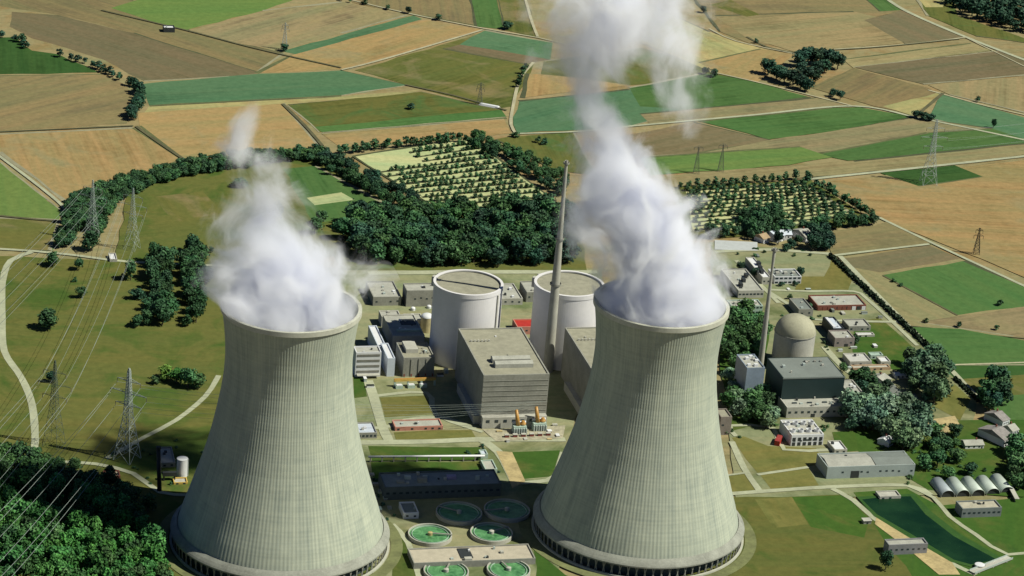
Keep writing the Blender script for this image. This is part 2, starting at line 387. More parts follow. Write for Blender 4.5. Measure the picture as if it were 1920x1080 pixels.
for pts, w in [([(690, 715), (700, 745), (716, 800), (730, 830)], 9), ([(670, 832), (800, 830), (900, 826), (1060, 826)], 9), ([(688, 806), (740, 800), (760, 790), (830, 785), (890, 806)], 6),
               ([(900, 826), (935, 850), (965, 905)], 9), ([(965, 908), (1010, 905), (1040, 895), (1056, 850)], 6), ([(700, 745), (800, 738), (818, 780), (905, 812)], 5),
               ([(410, 706), (385, 745), (330, 790), (270, 822), (200, 862)], 5), ([(60, 858), (120, 868), (180, 872), (250, 890), (300, 925), (350, 930)], 5), ([(735, 985), (765, 1020), (790, 1100)], 5),
               ([(1370, 928), (1450, 922), (1560, 915), (1700, 912), (1745, 930)], 6), ([(1372, 830), (1395, 880), (1425, 924)], 6), ([(1420, 892), (1515, 878)], 4), ([(1350, 895), (1402, 888)], 3),
               ([(1560, 918), (1600, 940), (1640, 975), (1700, 1010), (1770, 1052), (1830, 1080)], 5.5), ([(1700, 912), (1750, 935), (1780, 970), (1830, 1005), (1890, 1042), (1970, 1030)], 4.5),
               ([(1575, 482), (1660, 570), (1740, 650), (1830, 745)], 6), ([(1440, 545), (1520, 548), (1600, 548), (1625, 562), (1680, 612), (1720, 650)], 4.5), ([(1380, 820), (1370, 800), (1450, 805), (1470, 845), (1560, 845)], 5),
               ([(1545, 652), (1580, 690), (1620, 720)], 7), ([(1440, 548), (1490, 580), (1520, 600), (1700, 606)], 5), ([(1340, 474), (1440, 470), (1560, 478)], 7), ([(1380, 490), (1460, 570)], 5),
               ([(690, 514), (900, 512), (1120, 512)], 10)]:
    strip('plant_road', pts, w, road_m)
poly_sheet('parking_lot', [U(*p) for p in [(1660, 738), (1716, 740), (1732, 768), (1672, 768)]], asph_m)
poly_sheet('parking_lot', [U(*p) for p in [(1600, 706), (1670, 716), (1690, 738), (1620, 742)]], asph_m)
poly_sheet('parking_lot', [U(*p) for p in [(1340, 452), (1420, 456), (1420, 472), (1340, 470)]], plain('light paving', alb((215, 212, 200), 0.75), 0.9, 0.06, 0.05))
dirt_m = plain('bare sandy earth', alb((214, 186, 128), 0.72), 0.95, 0.16, 0.08)
poly_sheet('dirt_patch', [U(*p) for p in [(930, 848), (960, 850), (985, 905), (960, 918), (952, 895)]], dirt_m)
poly_sheet('dirt_patch', [U(*p) for p in [(1645, 960), (1700, 1000), (1780, 1050), (1800, 1080), (1760, 1080), (1700, 1030), (1640, 985)]], dirt_m)
poly_sheet('dirt_patch', [U(*p) for p in [(1735, 790), (1790, 782), (1800, 800), (1770, 818), (1740, 815)]], dirt_m)
poly_sheet('dirt_patch', [U(*p) for p in [(905, 808), (1060, 800), (1055, 824), (930, 830)]], plain('gravel yard', alb((200, 186, 150), 0.7), 0.95, 0.2, 0.3))

# cooling-water channel
wm, nt, N, L, P = node_mat('dark green water')
pos = N.new('ShaderNodeNewGeometry').outputs['Position']
L.new(mixc(N, L, rngmap(N, L, noise_tex(N, L, pos, 0.04, 4), 0.35, 0.65), (0.004, 0.020, 0.009), (0.010, 0.036, 0.014)), P.inputs['Base Color'])
P.inputs['Roughness'].default_value = 0.25; P.inputs['Specular IOR Level'].default_value = 0.1
b = N.new('ShaderNodeBump'); b.inputs['Strength'].default_value = 0.25; b.inputs['Distance'].default_value = 0.4; L.new(noise_tex(N, L, pos, 0.7, 3), b.inputs['Height']); L.new(b.outputs[0], P.inputs['Normal'])
poly_sheet('bank', [U(*p) for p in [(1606, 934), (1714, 928), (1746, 962), (1800, 1004), (1880, 1050), (1822, 1066), (1782, 1056), (1700, 1008), (1638, 970)]], field_mat('grassy bank', alb((70, 100, 48)), GRD, None, 0.2, 6, 10, 0.2))
poly_sheet('water', [U(*p) for p in [(1616, 939), (1660, 934), (1707, 933), (1735, 967), (1788, 1008), (1869, 1052), (1820, 1061), (1788, 1052), (1707, 1003), (1644, 967)]], wm)

# ------------------------------------------------------------------ BUILDINGS
conc = plain('weathered concrete', (0.30, 0.29, 0.235), 0.85, 0.10, 0.10)
conc_l = plain('pale concrete', (0.46, 0.44, 0.36), 0.85, 0.08, 0.10)
roofg = plain('gravel roof', (0.32, 0.30, 0.21), 0.95, 0.10, 0.25)
roofl = plain('light roof felt', (0.40, 0.39, 0.32), 0.95, 0.10, 0.15)
roofd = plain('grey sheet roof', (0.20, 0.22, 0.19), 0.7, 0.06, 0.10)
white = plain('white painted cladding', (0.74, 0.73, 0.70), 0.6, 0.04, 0.08)
whiteb = plain('bluish white sheet', (0.60, 0.64, 0.68), 0.5, 0.05, 0.10)
dark = plain('dark openings and shade', (0.03, 0.035, 0.035), 0.6, 0.1, 0.4)  # near black for openings, and for workshop walls coloured as shade
glass = plain('dark window glass', (0.035, 0.05, 0.055), 0.15, 0.1, 0.4)
green_clad = plain('dark green cladding', (0.012, 0.034, 0.032), 0.6, 0.06, 0.15)
red_m = plain('red painted steel', (0.48, 0.035, 0.02), 0.5, 0.08, 0.3)
brick_m = plain('red brown brick', (0.22, 0.07, 0.045), 0.9, 0.12, 0.4)
pinkm = plain('salmon pink render', (0.55, 0.24, 0.17), 0.9, 0.08, 0.3)
yel = plain('yellow paint', (0.60, 0.40, 0.09), 0.5, 0.08, 0.3)
orr = plain('orange brown insulator', (0.50, 0.26, 0.06), 0.5, 0.12, 0.5)
steel = plain('galvanised steel', (0.45, 0.50, 0.44), 0.55, 0.06, 0.5)
pgreen = plain('pale green enamel', (0.42, 0.52, 0.42), 0.5, 0.08, 0.4)
tile_m = plain('grey brown roof tiles', (0.26, 0.235, 0.21), 0.9, 0.15, 0.4)
blackm = plain('soot black steel', (0.02, 0.024, 0.022), 0.7, 0.1, 0.3)
GRID = R(15.0)

def frame3(nl, nr, fl, H, ang=GRID):
    """near-left, near-right, far-left corners of a flat roof at height H"""
    a, b_, c = U(*nl, H), U(*nr, H), U(*fl, H)
    ex = Vector((math.cos(ang), math.sin(ang), 0)); ey = Vector((-math.sin(ang), math.cos(ang), 0))
    w = abs((b_ - a).dot(ex)); d = abs((c - a).dot(ey))
    return a, w, d, ex, ey
def block(name, label, cat, nl, nr, fl, H, wm_, rm, ang=GRID, par=0.7, parh=0.9, group=None, win=None, door=None, pilasters=0, wl=None):
    a, w, d, ex, ey = frame3(nl, nr, fl, H, ang)
    t = thing(name, label, cat, (a.x, a.y, 0), ang, group)
    m = MB()
    z1 = H; p = min(par, w * 0.2, d * 0.2)
    vs = [(0, 0, 0), (w, 0, 0), (w, d, 0), (0, d, 0), (0, 0, z1), (w, 0, z1), (w, d, z1), (0, d, z1),
          (p, p, z1), (w - p, p, z1), (w - p, d - p, z1), (p, d - p, z1), (p, p, z1 - parh), (w - p, p, z1 - parh), (w - p, d - p, z1 - parh), (p, d - p, z1 - parh)]
    fs = [(0, 1, 5, 4), (1, 2, 6, 5), (2, 3, 7, 6), (3, 0, 4, 7)] + [(4 + i, 4 + (i + 1) % 4, 8 + (i + 1) % 4, 8 + i) for i in range(4)] + [(8 + i, 8 + (i + 1) % 4, 12 + (i + 1) % 4, 12 + i) for i in range(4)]
    m.add(vs, fs); m.build('wall', wm_, t)
    r = MB(); r.box(p, w - p, p, d - p, z1 - parh - 0.4, z1 - parh + 0.05); r.build('roof', rm, t)
    if pilasters:
        q = MB()
        for i in range(pilasters + 1):
            x = (w - 0.7) * i / pilasters; q.box(x, x + 0.7, -0.45, -0.003, 0, z1 - 1.0)
        q.build('pilaster_rows' if False else 'pilaster', wm_, t)
    if win:
        rows, n, ww, wh = win
        for rr in range(rows):
            for i in range(n):
                x = (i + 0.5) * w / n; z = z1 * (rr + 0.6) / rows if rows > 1 else z1 * 0.55
                b = MB(); b.box(x - ww / 2, x + ww / 2, -0.12, 0.02, z - wh / 2, z + wh / 2); b.build('window', glass, t)
    if door:
        x, dw, dh = door
        b = MB(); b.box(w * x - dw / 2, w * x + dw / 2, -0.15, 0.02, 0, dh); b.build('door', dark, t)
    rr_ = random.Random(int(nl[0] * 7 + nl[1] * 13))
    if w > 9 and d > 9 and rm is not red_m:
        for i in range(min(6, 1 + int(w * d / 160))):
            x, y, q = rr_.uniform(0.12, 0.82) * w, rr_.uniform(0.12, 0.82) * d, rr_.uniform(0.9, 2.2)
            b = MB(); b.box(x, x + q, y, y + q * rr_.uniform(.7, 1.3), z1 - parh - 0.2, z1 - parh + rr_.uniform(0.8, 1.8)); b.build('roof_vent', rr_.choice([conc_l, steel, dark, white]), t)
    if not win and not pilasters and wm_ is not dark and w > 7 and name not in ('turbine_hall', 'dark_hall', 'stair_tower', 'louvred_building', 'white_shed', 'filter_hall'):
        n = max(2, int(w / 4.5))
        for i in range(n):
            if rr_.random() < 0.2: continue
            x = (i + 0.5) * w / n; zc = z1 * rr_.choice([0.5, 0.55])
            b = MB(); b.box(x - 0.8, x + 0.8, -0.1, 0.02, zc - 0.6, zc + 0.6); b.build('window', glass, t)
    t['w'], t['d'] = w, d
    return t, w, d
def wbox(t, name, mat, x0, x1, y0, y1, z0, z1, top=None):
    b = MB(); b.box(x0, x1, y0, y1, z0, z1, top); return b.build(name, mat, t)

# --- turbine halls
for k, (nl, nr, fl, lab) in enumerate([((907, 704), (1030, 700), (857, 616), 'big grey flat roofed turbine hall with twin roof ridges in front of the white drum'),
                                        ((1114, 700), (1237, 697), (1056, 614), 'grey turbine hall half hidden behind the cooling tower beside the tall stack')]):
    H = 39
    t, w, d = block('turbine_hall', lab, 'building', nl, nr, fl, H, conc, roofg, par=1.0, parh=0.8, group='turbine halls')
    # horizontal cladding lines
    q = MB()
    for i in range(9): q.box(0.4, w - 0.4, -0.25, -0.003, 4 + i * 3.8, 4.35 + i * 3.8)
    q.build('cladding_band', conc, t)
    for j in range(2):
        rb = MB(); y = d * 0.16 + j * 8.5; x0, x1 = w * 0.24, w * 0.82
        rb.add([(x0, y, H - 0.7), (x1, y, H - 0.7), (x1, y + 6.5, H - 0.7), (x0, y + 6.5, H - 0.7), (x0, y, H + 2.2), (x1, y, H + 2.2), (x1, y + 6.5, H + 2.2), (x0, y + 6.5, H + 2.2), (x0, y + 3.2, H + 3.6), (x1, y + 3.2, H + 3.6)],
               [(0, 1, 5, 4), (1, 2, 6, 9, 5), (2, 3, 7, 6), (3, 0, 4, 8, 7), (4, 5, 9, 8), (6, 7, 8, 9)])
        rb.build('roof_ridge', roofl, t)
    wbox(t, 'front_annex', conc_l, 0.5, w - 0.5, -5, -0.003, 0, 9.0)
    for i in range(7): wbox(t, 'window', glass, 3 + i * w / 7.6, 5.5 + i * w / 7.6, -5.15, -4.98, 5.2, 7.2)
    wbox(t, 'side_annex', conc_l, -4.0, -0.003, 3, d * 0.7, 0, 7.0)
    for i in range(6): wbox(t, 'roof_vent', conc_l, 4 + i * 2.6, 5.2 + i * 2.6, d * 0.72, d * 0.72 + 1.2, H - 0.8, H + 0.6)

# --- reactor drums
drum_w = plain('white reactor cladding', (0.78, 0.74, 0.70), 0.55, 0.03, 0.05)
def drum(cx, cy, rpx, H, lab):
    c = U(cx, cy, H); k = (U(cx + 10, cy, H) - c).length / 10; r = rpx * k
    t = thing('reactor_building', lab, 'reactor', (c.x, c.y, 0), GRID, 'white reactor drums')
    m = MB(); m.lathe([(r, 0), (r, H - 3.2), (r + 0.35, H - 3.2), (r + 0.35, H), (r - 1.6, H), (r - 1.6, H - 1.6)], 96, closed=False); m.build('wall', drum_w, t, smooth=False)
    m = MB(); m.lathe([(0.01, H - 1.2), (r - 1.62, H - 1.5)], 96, closed=False); m.build('roof', roofg, t)
    m = MB(); m.lathe([(r * 0.93, H - 1.42), (r * 0.93, H - 0.7), (r * 0.95, H - 0.7), (r * 0.95, H - 1.42)], 96, closed=False); m.build('roof_rail', conc, t)
    # raised darker strip that stands for the stack's cast shadow on the flank
    a = R(-45); s = MB(); s.box(r - 0.1, r + 0.9, -0.6, 0.6, 0, H - 3.3); o = s.build('shadow_strip', conc_l, t); o.rotation_euler = (0, 0, a)
    for aa in (110, 126, 142):
        s = MB(); s.box(r - 0.2, r + 3.5, -2.0, 2.0, H - 9, H - 1.5); o = s.build('crown_box', conc_l, t); o.rotation_euler = (0, 0, R(aa) )
    return t
drum(878.5, 529, 64, 60, 'white round reactor drum with flat gravel roof, not crossed by the stack')
drum(1068, 531, 64, 60, 'white round reactor drum standing behind the tall stack and cooling tower')

# --- tall vent stacks
def stack(base, H, r0, r1, lab, rings):
    p = U(*base)
    t = thing('vent_stack', lab, 'chimney', (p.x, p.y, 0), 0, 'slender vent stacks')
    m = MB(); m.lathe([(r0, 0), (r0 * 0.92, H * 0.25), (r0 * 0.80 , H * 0.45), (r0 * 0.58, H * 0.63), (r0 * 0.4, H * 0.8), (r1, H), (r1 - 0.35, H), (r1 - 0.4, H - 3)], 28, closed=False)
    m.build('shaft', plain('stack concrete', (0.42, 0.40, 0.32), 0.85, 0.07, 0.15), t, smooth=False)
    for f in rings:
        rr = r0 * (1 - 0.2 * f / 0.45) if f < 0.45 else (r0 * (0.8 - 0.22 * (f - 0.45) / 0.18) if f < 0.64 else r1)
        m = MB(); m.lathe([(rr - 0.1, H * f), (rr + 1.1, H * f), (rr + 1.1, H * f + 0.3), (rr + 0.02, H * f + 0.3)], 24, closed=False)
        m.lathe([(rr + 1.0, H * f + 0.3), (rr + 1.0, H * f + 1.3), (rr + 1.1, H * f + 1.3), (rr + 1.1, H * f + 0.3)], 24, closed=False)
        m.build('platform', conc, t)
    m = MB(); m.box(r0 * 0.9, r0 * 0.9 + 0.5, -0.3, 0.3, 0, H * 0.05); m.build('ladder', steel, t)
    return t
stack((1027, 697), 164, 3.8, 1.15, 'tallest stack, a slender tapering concrete one rising beside the turbine hall', (0.42, 0.635, 0.985))
stack((1424, 700), 100, 2.3, 1.3, 'thin old concrete stack rising beside the domed reactor building', (0.98,))

# --- old domed reactor
c = U(1483, 686)
t = thing('domed_reactor', 'concrete reactor building with rounded dome top behind the dark hall', 'reactor', (c.x, c.y, 0))
prof = [(15.3, 0), (15.3, 28)] + [(15.3 * math.cos(R(a)), 28 + 13.5 * math.sin(R(a))) for a in range(6, 90, 6)] + [(0.01, 41.5)]
m = MB(); m.lathe(prof[:2], 72, closed=False); m.build('drum_wall', conc_l, t)
m = MB(); m.lathe(prof[1:], 72, closed=False); m.build('dome', plain('buff dome', (0.38, 0.36, 0.24), 0.8, 0.08, 0.1), t, smooth=True)
m = MB(); m.lathe([(15.3, 27.6), (15.7, 27.6), (15.7, 28.3), (15.2, 28.3)], 72, closed=False); m.build('ring_beam', conc, t)

# --- old unit hall
t, w, d = block('dark_hall', 'tall hall with grey roof and dark green front wall by the dome', 'building', (1469, 709), (1586, 708), (1441, 671), 25, green_clad, roofd, par=0.5, parh=0.3)
wbox(t, 'roof_edge', roofd, -0.3, w + 0.3, -0.3, -0.003, 24.2, 25.1)
for i in range(3): wbox(t, 'roof_vent', conc, w * (0.6 + 0.1 * i), w * (0.6 + 0.1 * i) + 1.4, d * 0.75, d * 0.75 + 1.4, 24.6, 25.9)
t, w, d = block('hall_annex', 'low grey annex along the foot of the dark green hall', 'building', (1476, 764), (1640, 757), (1464, 743), 9, conc_l, roofl, win=(1, 14, 2.0, 1.6), door=(0.3, 3, 3.5))
for i in range(5): wbox(t, 'skylight', glass, w * (0.1 + 0.17 * i), w * (0.1 + 0.17 * i) + 3.5, d * 0.4, d * 0.4 + 1.5, 8.0, 8.8)
block('side_annex', 'grey lean-to annex at the right end of the dark green hall', 'building', (1592, 738), (1620, 737), (1586, 712), 11, conc_l, roofl, ang=GRID)
t, w, d = block('stair_tower', 'bluish grey block with white plant on its roof beside the thin stack', 'building', (1401, 690), (1433, 687), (1393, 664), 27, plain('slate blue cladding', (0.26, 0.31, 0.36), 0.6, 0.08, 0.1), roofl)
for i, (x, y) in enumerate([(0.15, 0.2), (0.5, 0.15), (0.75, 0.5), (0.3, 0.65), (0.6, 0.8)]):
    wbox(t, 'roof_unit', white, w * x, w * x + 2.6, d * y, d * y + 2.2, 26, 27.6 + 0.4 * (i % 2))

# --- small buildings; each (name, label, cat, nl, nr, fl, H, wall, roof, opts)
SB = [
 ('filter_building', 'grey concrete block with flat roof hatches behind the yellow gantry', (757, 671), (815, 669), (747, 642), 15.5, conc, roofg, dict(pilasters=4)),
 ('service_building', 'long pale roofed block behind the grey filter building, touching the drum', (737, 630), (800, 636), (712, 590), 13, conc_l, roofl, {}),
 ('office_block', 'low pale block with saw-edged roof farthest behind the filter building', (716, 594), (752, 593), (708, 582), 9, conc_l, roofl, {}),
 ('workshop', 'pale block between the round silo and the low saw-edged block', (762, 600), (795, 600), (760, 588), 9, conc_l, roofl, {}),
 ('louvred_building', 'white building with four dark louvre bands right beside the cooling tower', (668, 661), (715, 659), (664, 649), 20, white, roofl, {}),
 ('white_shed', 'narrow white block behind the louvred building', (709, 650), (724, 648), (711, 610), 14, whiteb, white, {}),
 ('white_shed', 'narrow white block between the louvred and grey filter buildings', (727, 672), (741, 671), (725, 643), 15, whiteb, white, {}),
 ('rear_hall', 'grey flat roofed hall whose end disappears behind the uncrossed white drum', (763, 545), (838, 541), (756, 531), 14, conc, roofl, {}),
 ('rear_hall', 'low pale hall partly lost in steam behind the filter building', (700, 557), (752, 555), (706, 527), 8, conc, roofl, {}),
 ('link_building', 'low pale roofed building between the two white drums', (942, 560), (981, 560), (938, 531), 6, conc_l, roofl, {}),
 ('rear_hall', 'grey hall whose end disappears behind the stack-crossed drum', (988, 548), (1060, 545), (978, 527), 9, conc, roofl, {}),
 ('red_roofed_shed', 'shed with a bright red roof between turbine hall and drum', (970, 613), (1020, 615), (963, 598), 7, pinkm, red_m, {}),
 ('pavilion', 'small building with bluish white roof touching the cooling tower edge', (671, 812), (707, 810), (666, 792), 5, conc, whiteb, dict(win=(1, 5, 1.6, 1.4))),
 ('long_shed', 'long grey roofed shed with salmon pink front wall', (741, 801), (830, 797), (737, 787), 3.6, pinkm, roofl, {}),
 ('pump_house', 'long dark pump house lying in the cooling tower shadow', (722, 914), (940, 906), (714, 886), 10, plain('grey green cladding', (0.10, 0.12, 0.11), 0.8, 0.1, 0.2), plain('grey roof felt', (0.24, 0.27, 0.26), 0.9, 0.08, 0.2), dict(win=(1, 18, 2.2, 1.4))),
 ('pump_shed', 'small shed with pale front below the long dark pump house', (757, 962), (786, 962), (749, 941), 5, white, roofd, {}),
 ('valve_house', 'small pale green hut at the end of the long pipe', (910, 880), (932, 878), (906, 862), 4, pgreen, roofl, {}),
 ('valve_house', 'small pale green hut beside the plant road above the pipe end', (902, 852), (915, 851), (899, 843), 4, pgreen, whiteb, {}),
 ('filter_hall', 'low flat sand-coloured building between the four green clarifiers', (776, 1056), (1004, 1046), (767, 1028), 5, conc, plain('sandy roof', (0.47, 0.41, 0.30), 0.9, 0.08, 0.2), {}),
 ('long_hall', 'long pale grey hall with double roof beside the channel', (1552, 876), (1712, 865), (1537, 850), 9.5, plain('pale grey cladding', (0.36, 0.40, 0.36), 0.7, 0.05, 0.1), roofl, dict(door=(0.32, 6, 6))),
 ('office_building', 'white fronted office with grey flat roof beside the thin stack top', (1453, 519), (1503, 518), (1446, 504), 7, white, roofd, dict(win=(2, 6, 2.6, 1.4))),
 ('office_building', 'pale green office with a row of dark windows next to the steam', (1372, 574), (1430, 572), (1366, 562), 8, pgreen, roofl, dict(win=(2, 9, 1.9, 1.3))),
 ('long_garage', 'long flat grey roofed garage with red brown doors', (1533, 573), (1626, 573), (1518, 553), 5, brick_m, roofl, {}),
 ('store', 'grey roofed store at the left end of the long garage', (1498, 580), (1524, 578), (1480, 559), 7, conc, roofd, {}),
 ('laboratory', 'pale flat roofed laboratory nearest the steam with dark roof shafts', (1385, 545), (1430, 541), (1362, 504), 7, conc_l, roofl, dict(win=(1, 7, 2, 1.3))),
 ('laboratory', 'whitish wedge of flat roofed building left of the white fronted office', (1430, 520), (1442, 515), (1398, 482), 7, conc_l, white, {}),
 ('store', 'brown walled flat roofed store standing on the bright lawn edge', (1566, 634), (1602, 632), (1557, 619), 8, plain('mauve brown render', (0.30, 0.25, 0.22), 0.9, 0.1, 0.3), roofl, dict(door=(0.6, 3, 3))),
 ('workshop', 'workshop with white strip roofs and walls coloured as deep black shade beside the dome', (1562, 616), (1582, 614), (1538, 594), 9, dark, whiteb, {}),  # near-black wall colour paints in the shade below the white roofs
 ('workshop', 'low pale workshop above the white strip on the bright lawn', (1592, 612), (1632, 610), (1580, 598), 5, conc, roofl, {}),
 ('market_shed', 'wide pale flat shed at the edge of the silvery trees', (1594, 678), (1634, 676), (1585, 662), 5, conc_l, plain('light grey roof', (0.52, 0.50, 0.44), 0.8, 0.05, 0.2), {}),
 ('market_shed', 'small pale shed between the wide shed and silvery trees', (1652, 678), (1670, 677), (1645, 668), 4, conc_l, white, {}),
 ('market_shed', 'narrow pale green shed behind the wide pale flat shed', (1633, 666), (1656, 665), (1630, 660), 4, pgreen, pgreen, {}),
 ('long_counter', 'long low sand-coloured shed just below the wide pale shed', (1600, 690), (1668, 686), (1597, 684), 3, plain('sandy wall', (0.48, 0.33, 0.2), 0.9, 0.1, 0.3), conc_l, {}),
 ('greenhouse_strip', 'narrow bright white strip roof lying on the bright lawn', (1608, 628), (1640, 627), (1606, 623), 2.5, conc_l, white, {}),
 ('barrack', 'long grey walled building with pale roof below the barrel huts', (1805, 954), (1878, 950), (1796, 939), 7.5, plain('grey wall', (0.20, 0.22, 0.20), 0.9, 0.08, 0.2), plain('tan roof', (0.46, 0.42, 0.30), 0.9, 0.1, 0.2), dict(win=(1, 8, 1.8, 1.2))),
 ('intake_house', 'grey box building with flat pale roof beside the channel', (1667, 1022), (1741, 1020), (1658, 1011), 8, plain('purple grey wall', (0.24, 0.235, 0.23), 0.9, 0.08, 0.2), roofl, dict(win=(1, 7, 1.5, 1.0))),
 ('weir_house', 'low pale block across the upper end of the channel', (1650, 931), (1690, 930), (1652, 920), 3, conc_l, conc_l, {}),
 ('kiosk', 'small white roofed hut standing left of the long grey hall', (1565, 843), (1588, 841), (1556, 826), 4, conc_l, white, {}),
 ('gatehouse', 'brown cylinder-like block peeping out right beside the cooling tower', (1352, 782), (1372, 780), (1346, 766), 14, plain('brown grey wall', (0.24, 0.20, 0.16), 0.9, 0.1, 0.3), roofg, {}),
 ('field_barn', 'lone barn with white roof in the far tan field', (307, 52), (330, 57), (312, 47), 5, dark, white, {}),
 ('roadside_hut', 'small white hut beside the meadow lane', (206, 486), (220, 486), (206, 474), 3, conc_l, white, {}),
 ('substation_hut', 'low tan hut with red edge by the foot of the big pylon', (195, 893), (226, 893), (192, 882), 4, brick_m, plain('tan felt', (0.5, 0.42, 0.28), 0.9, 0.1, 0.2), {}),
 ('tank_base', 'low pale block with orange edge under the small white tank', (326, 905), (352, 903), (324, 895), 2, yel, conc_l, {}),
 ('boiler_house', 'pale low building standing beside the black pole-like stack', (302, 868), (328, 862), (296, 838), 4, conc, roofl, {}),
]
for name, lab, nl, nr, fl, H, wmat, rmat, o in SB:
    t, w, d = block(name, lab, 'building', nl, nr, fl, H, wmat, rmat, **o)
    if name == 'louvred_building':
        for i in range(4): wbox(t, 'louvre_band', plain('louvre grey', (0.22, 0.21, 0.17), 0.8, 0.1, 0.3), 1.0, w - 1.0, -0.25, -0.003, 4.2 + i * 4.2, 5.8 + i * 4.2)
        wbox(t, 'carport', conc_l, 1, w - 1, -4, -0.003, 3.0, 3.5)
    if name == 'filter_building':
        wbox(t, 'roof_house', conc_l, w * 0.16, w * 0.55, d * 0.35, d * 0.9, 14.7, 17.8)
        for i in range(5): wbox(t, 'roof_vent', conc_l, w * (0.62 + 0.12 * (i % 3)), w * (0.62 + 0.12 * (i % 3)) + 1, d * (0.3 + 0.3 * (i // 3)), d * (0.3 + 0.3 * (i // 3)) + 1, 14.7, 16)
        [wbox(t, 'plinth', brick_m, 0.6 + i * (w - 2) / 4, 1.6 + i * (w - 2) / 4, -0.52, -0.453, 0, 3) for i in range(5)]
    if name == 'service_building':
        wbox(t, 'roof_duct', pgreen, w * 0.2, w * 0.98, d * 0.22, d * 0.28, 12.2, 13.8); wbox(t, 'dark_roof_patch', dark, w * 0.45, w * 0.92, d * 0.55, d * 0.8, 12.2, 12.6)  # pale green bar and a near-black slab lying flat on the roof
    if name == 'pump_house':
        for i, (x, y, ww, mm) in enumerate([(0.12, 0.3, 5, 0), (0.2, 0.55, 4, 1), (0.3, 0.3, 6, 0), (0.36, 0.6, 3, 1), (0.56, 0.45, 6, 2), (0.8, 0.35, 2.5, 1), (0.9, 0.55, 2, 1)]):
            wbox(t, 'roof_unit', [conc, steel, plain('violet grey paint', (0.33, 0.28, 0.42), 0.5, 0.1, 0.3)][mm], w * x, w * x + ww, d * y, d * y + ww * 0.6, 9, 10.5 + (i % 3) * 0.8)
    if name == 'long_hall':
        q = MB(); q.add([(w * 0.02, d * 0.05, 9), (w * 0.55, d * 0.05, 9), (w * 0.55, d * 0.95, 9), (w * 0.02, d * 0.95, 9), (w * 0.02, d * 0.5, 10.6), (w * 0.55, d * 0.5, 10.6)], [(0, 1, 5, 4), (3, 4, 5, 2), (0, 4, 3), (1, 2, 5)]); q.build('roof_gable', roofl, t)
        q = MB(); q.add([(w * 0.56, d * 0.05, 9), (w * 0.99, d * 0.05, 9), (w * 0.99, d * 0.95, 9), (w * 0.56, d * 0.95, 9), (w * 0.56, d * 0.5, 10.4), (w * 0.99, d * 0.5, 10.4)], [(0, 1, 5, 4), (3, 4, 5, 2), (0, 4, 3), (1, 2, 5)]); q.build('roof_gable', roofd, t)
    if name == 'long_garage':
        for i in range(10): wbox(t, 'door', [brick_m, dark, white][(i > 6) * (1 + i % 2)], w * i / 10 + 0.5, w * (i + 1) / 10 - 0.5, -0.2, -0.003, 0, 3.8)
    if name == 'laboratory':
        for i in range(3): wbox(t, 'roof_shaft', dark, w * (0.2 + 0.25 * i), w * (0.2 + 0.25 * i) + 2.5, d * (0.2 + 0.2 * i), d * (0.2 + 0.2 * i) + 5, 6, 9)
    if name == 'office_building':
        for i in range(3): wbox(t, 'roof_unit', conc_l, w * (0.15 + 0.3 * i), w * (0.15 + 0.3 * i) + 3, d * 0.4, d * 0.4 + 2.5, H - 1, H + 0.9)
    if name == 'filter_hall':
        wbox(t, 'stair_well', dark, w * 0.40, w * 0.50, d * 0.25, d * 0.9, 4, 4.6); wbox(t, 'roof_unit', conc_l, w * 0.42, w * 0.48, d * 0.05, d * 0.2, 4, 6)
    if name == 'workshop' and H == 9 and wmat is dark:
        wbox(t, 'roof_light', white, w * 0.1, w * 0.35, d * 0.1, d * 0.9, 8.2, 9.5)

# white cell-cooler building with fans
t, w, d = block('fan_cooler', 'white cooler building with eight round fans on its roof by the red container', 'building', (1485, 816), (1545, 814), (1469, 787), 9, white, conc_l)
for i in range(4):
    for j in range(2):
        m = MB(); m.lathe([(1.9, 8.2), (2.1, 10.3), (1.75, 10.3), (1.6, 9.2)], 16, cx=w * (i + 0.5) / 4, cy=d * (j + 0.55) / 2.1, closed=False); o = m.build('fan_cowl', white, t)
for r_ in range(2):
    for i in range(6): wbox(t, 'louvre', dark, w * (i + 0.22) / 6, w * (i + 0.8) / 6, -0.15, -0.003, 0.8 + r_ * 3.6, 3.4 + r_ * 3.6)
a = U(1459, 832); t = thing('red_container', 'red container unit standing on the lawn beside the white fan cooler', 'container', (a.x, a.y, 0), GRID + R(60))
wbox(t, 'body', red_m, -5.5, 5.5, -1.8, 1.8, 0.3, 4.0); wbox(t, 'lid', plain('dull red lid', (0.35, 0.05, 0.04), 0.5, 0.1, 0.3), -5.6, 5.6, -1.9, 1.9, 4.0, 4.4)
for i in range(3): wbox(t, 'foot', dark, -5 + i * 4.5, -4.2 + i * 4.5, -1.7, 1.7, 0, 0.3)

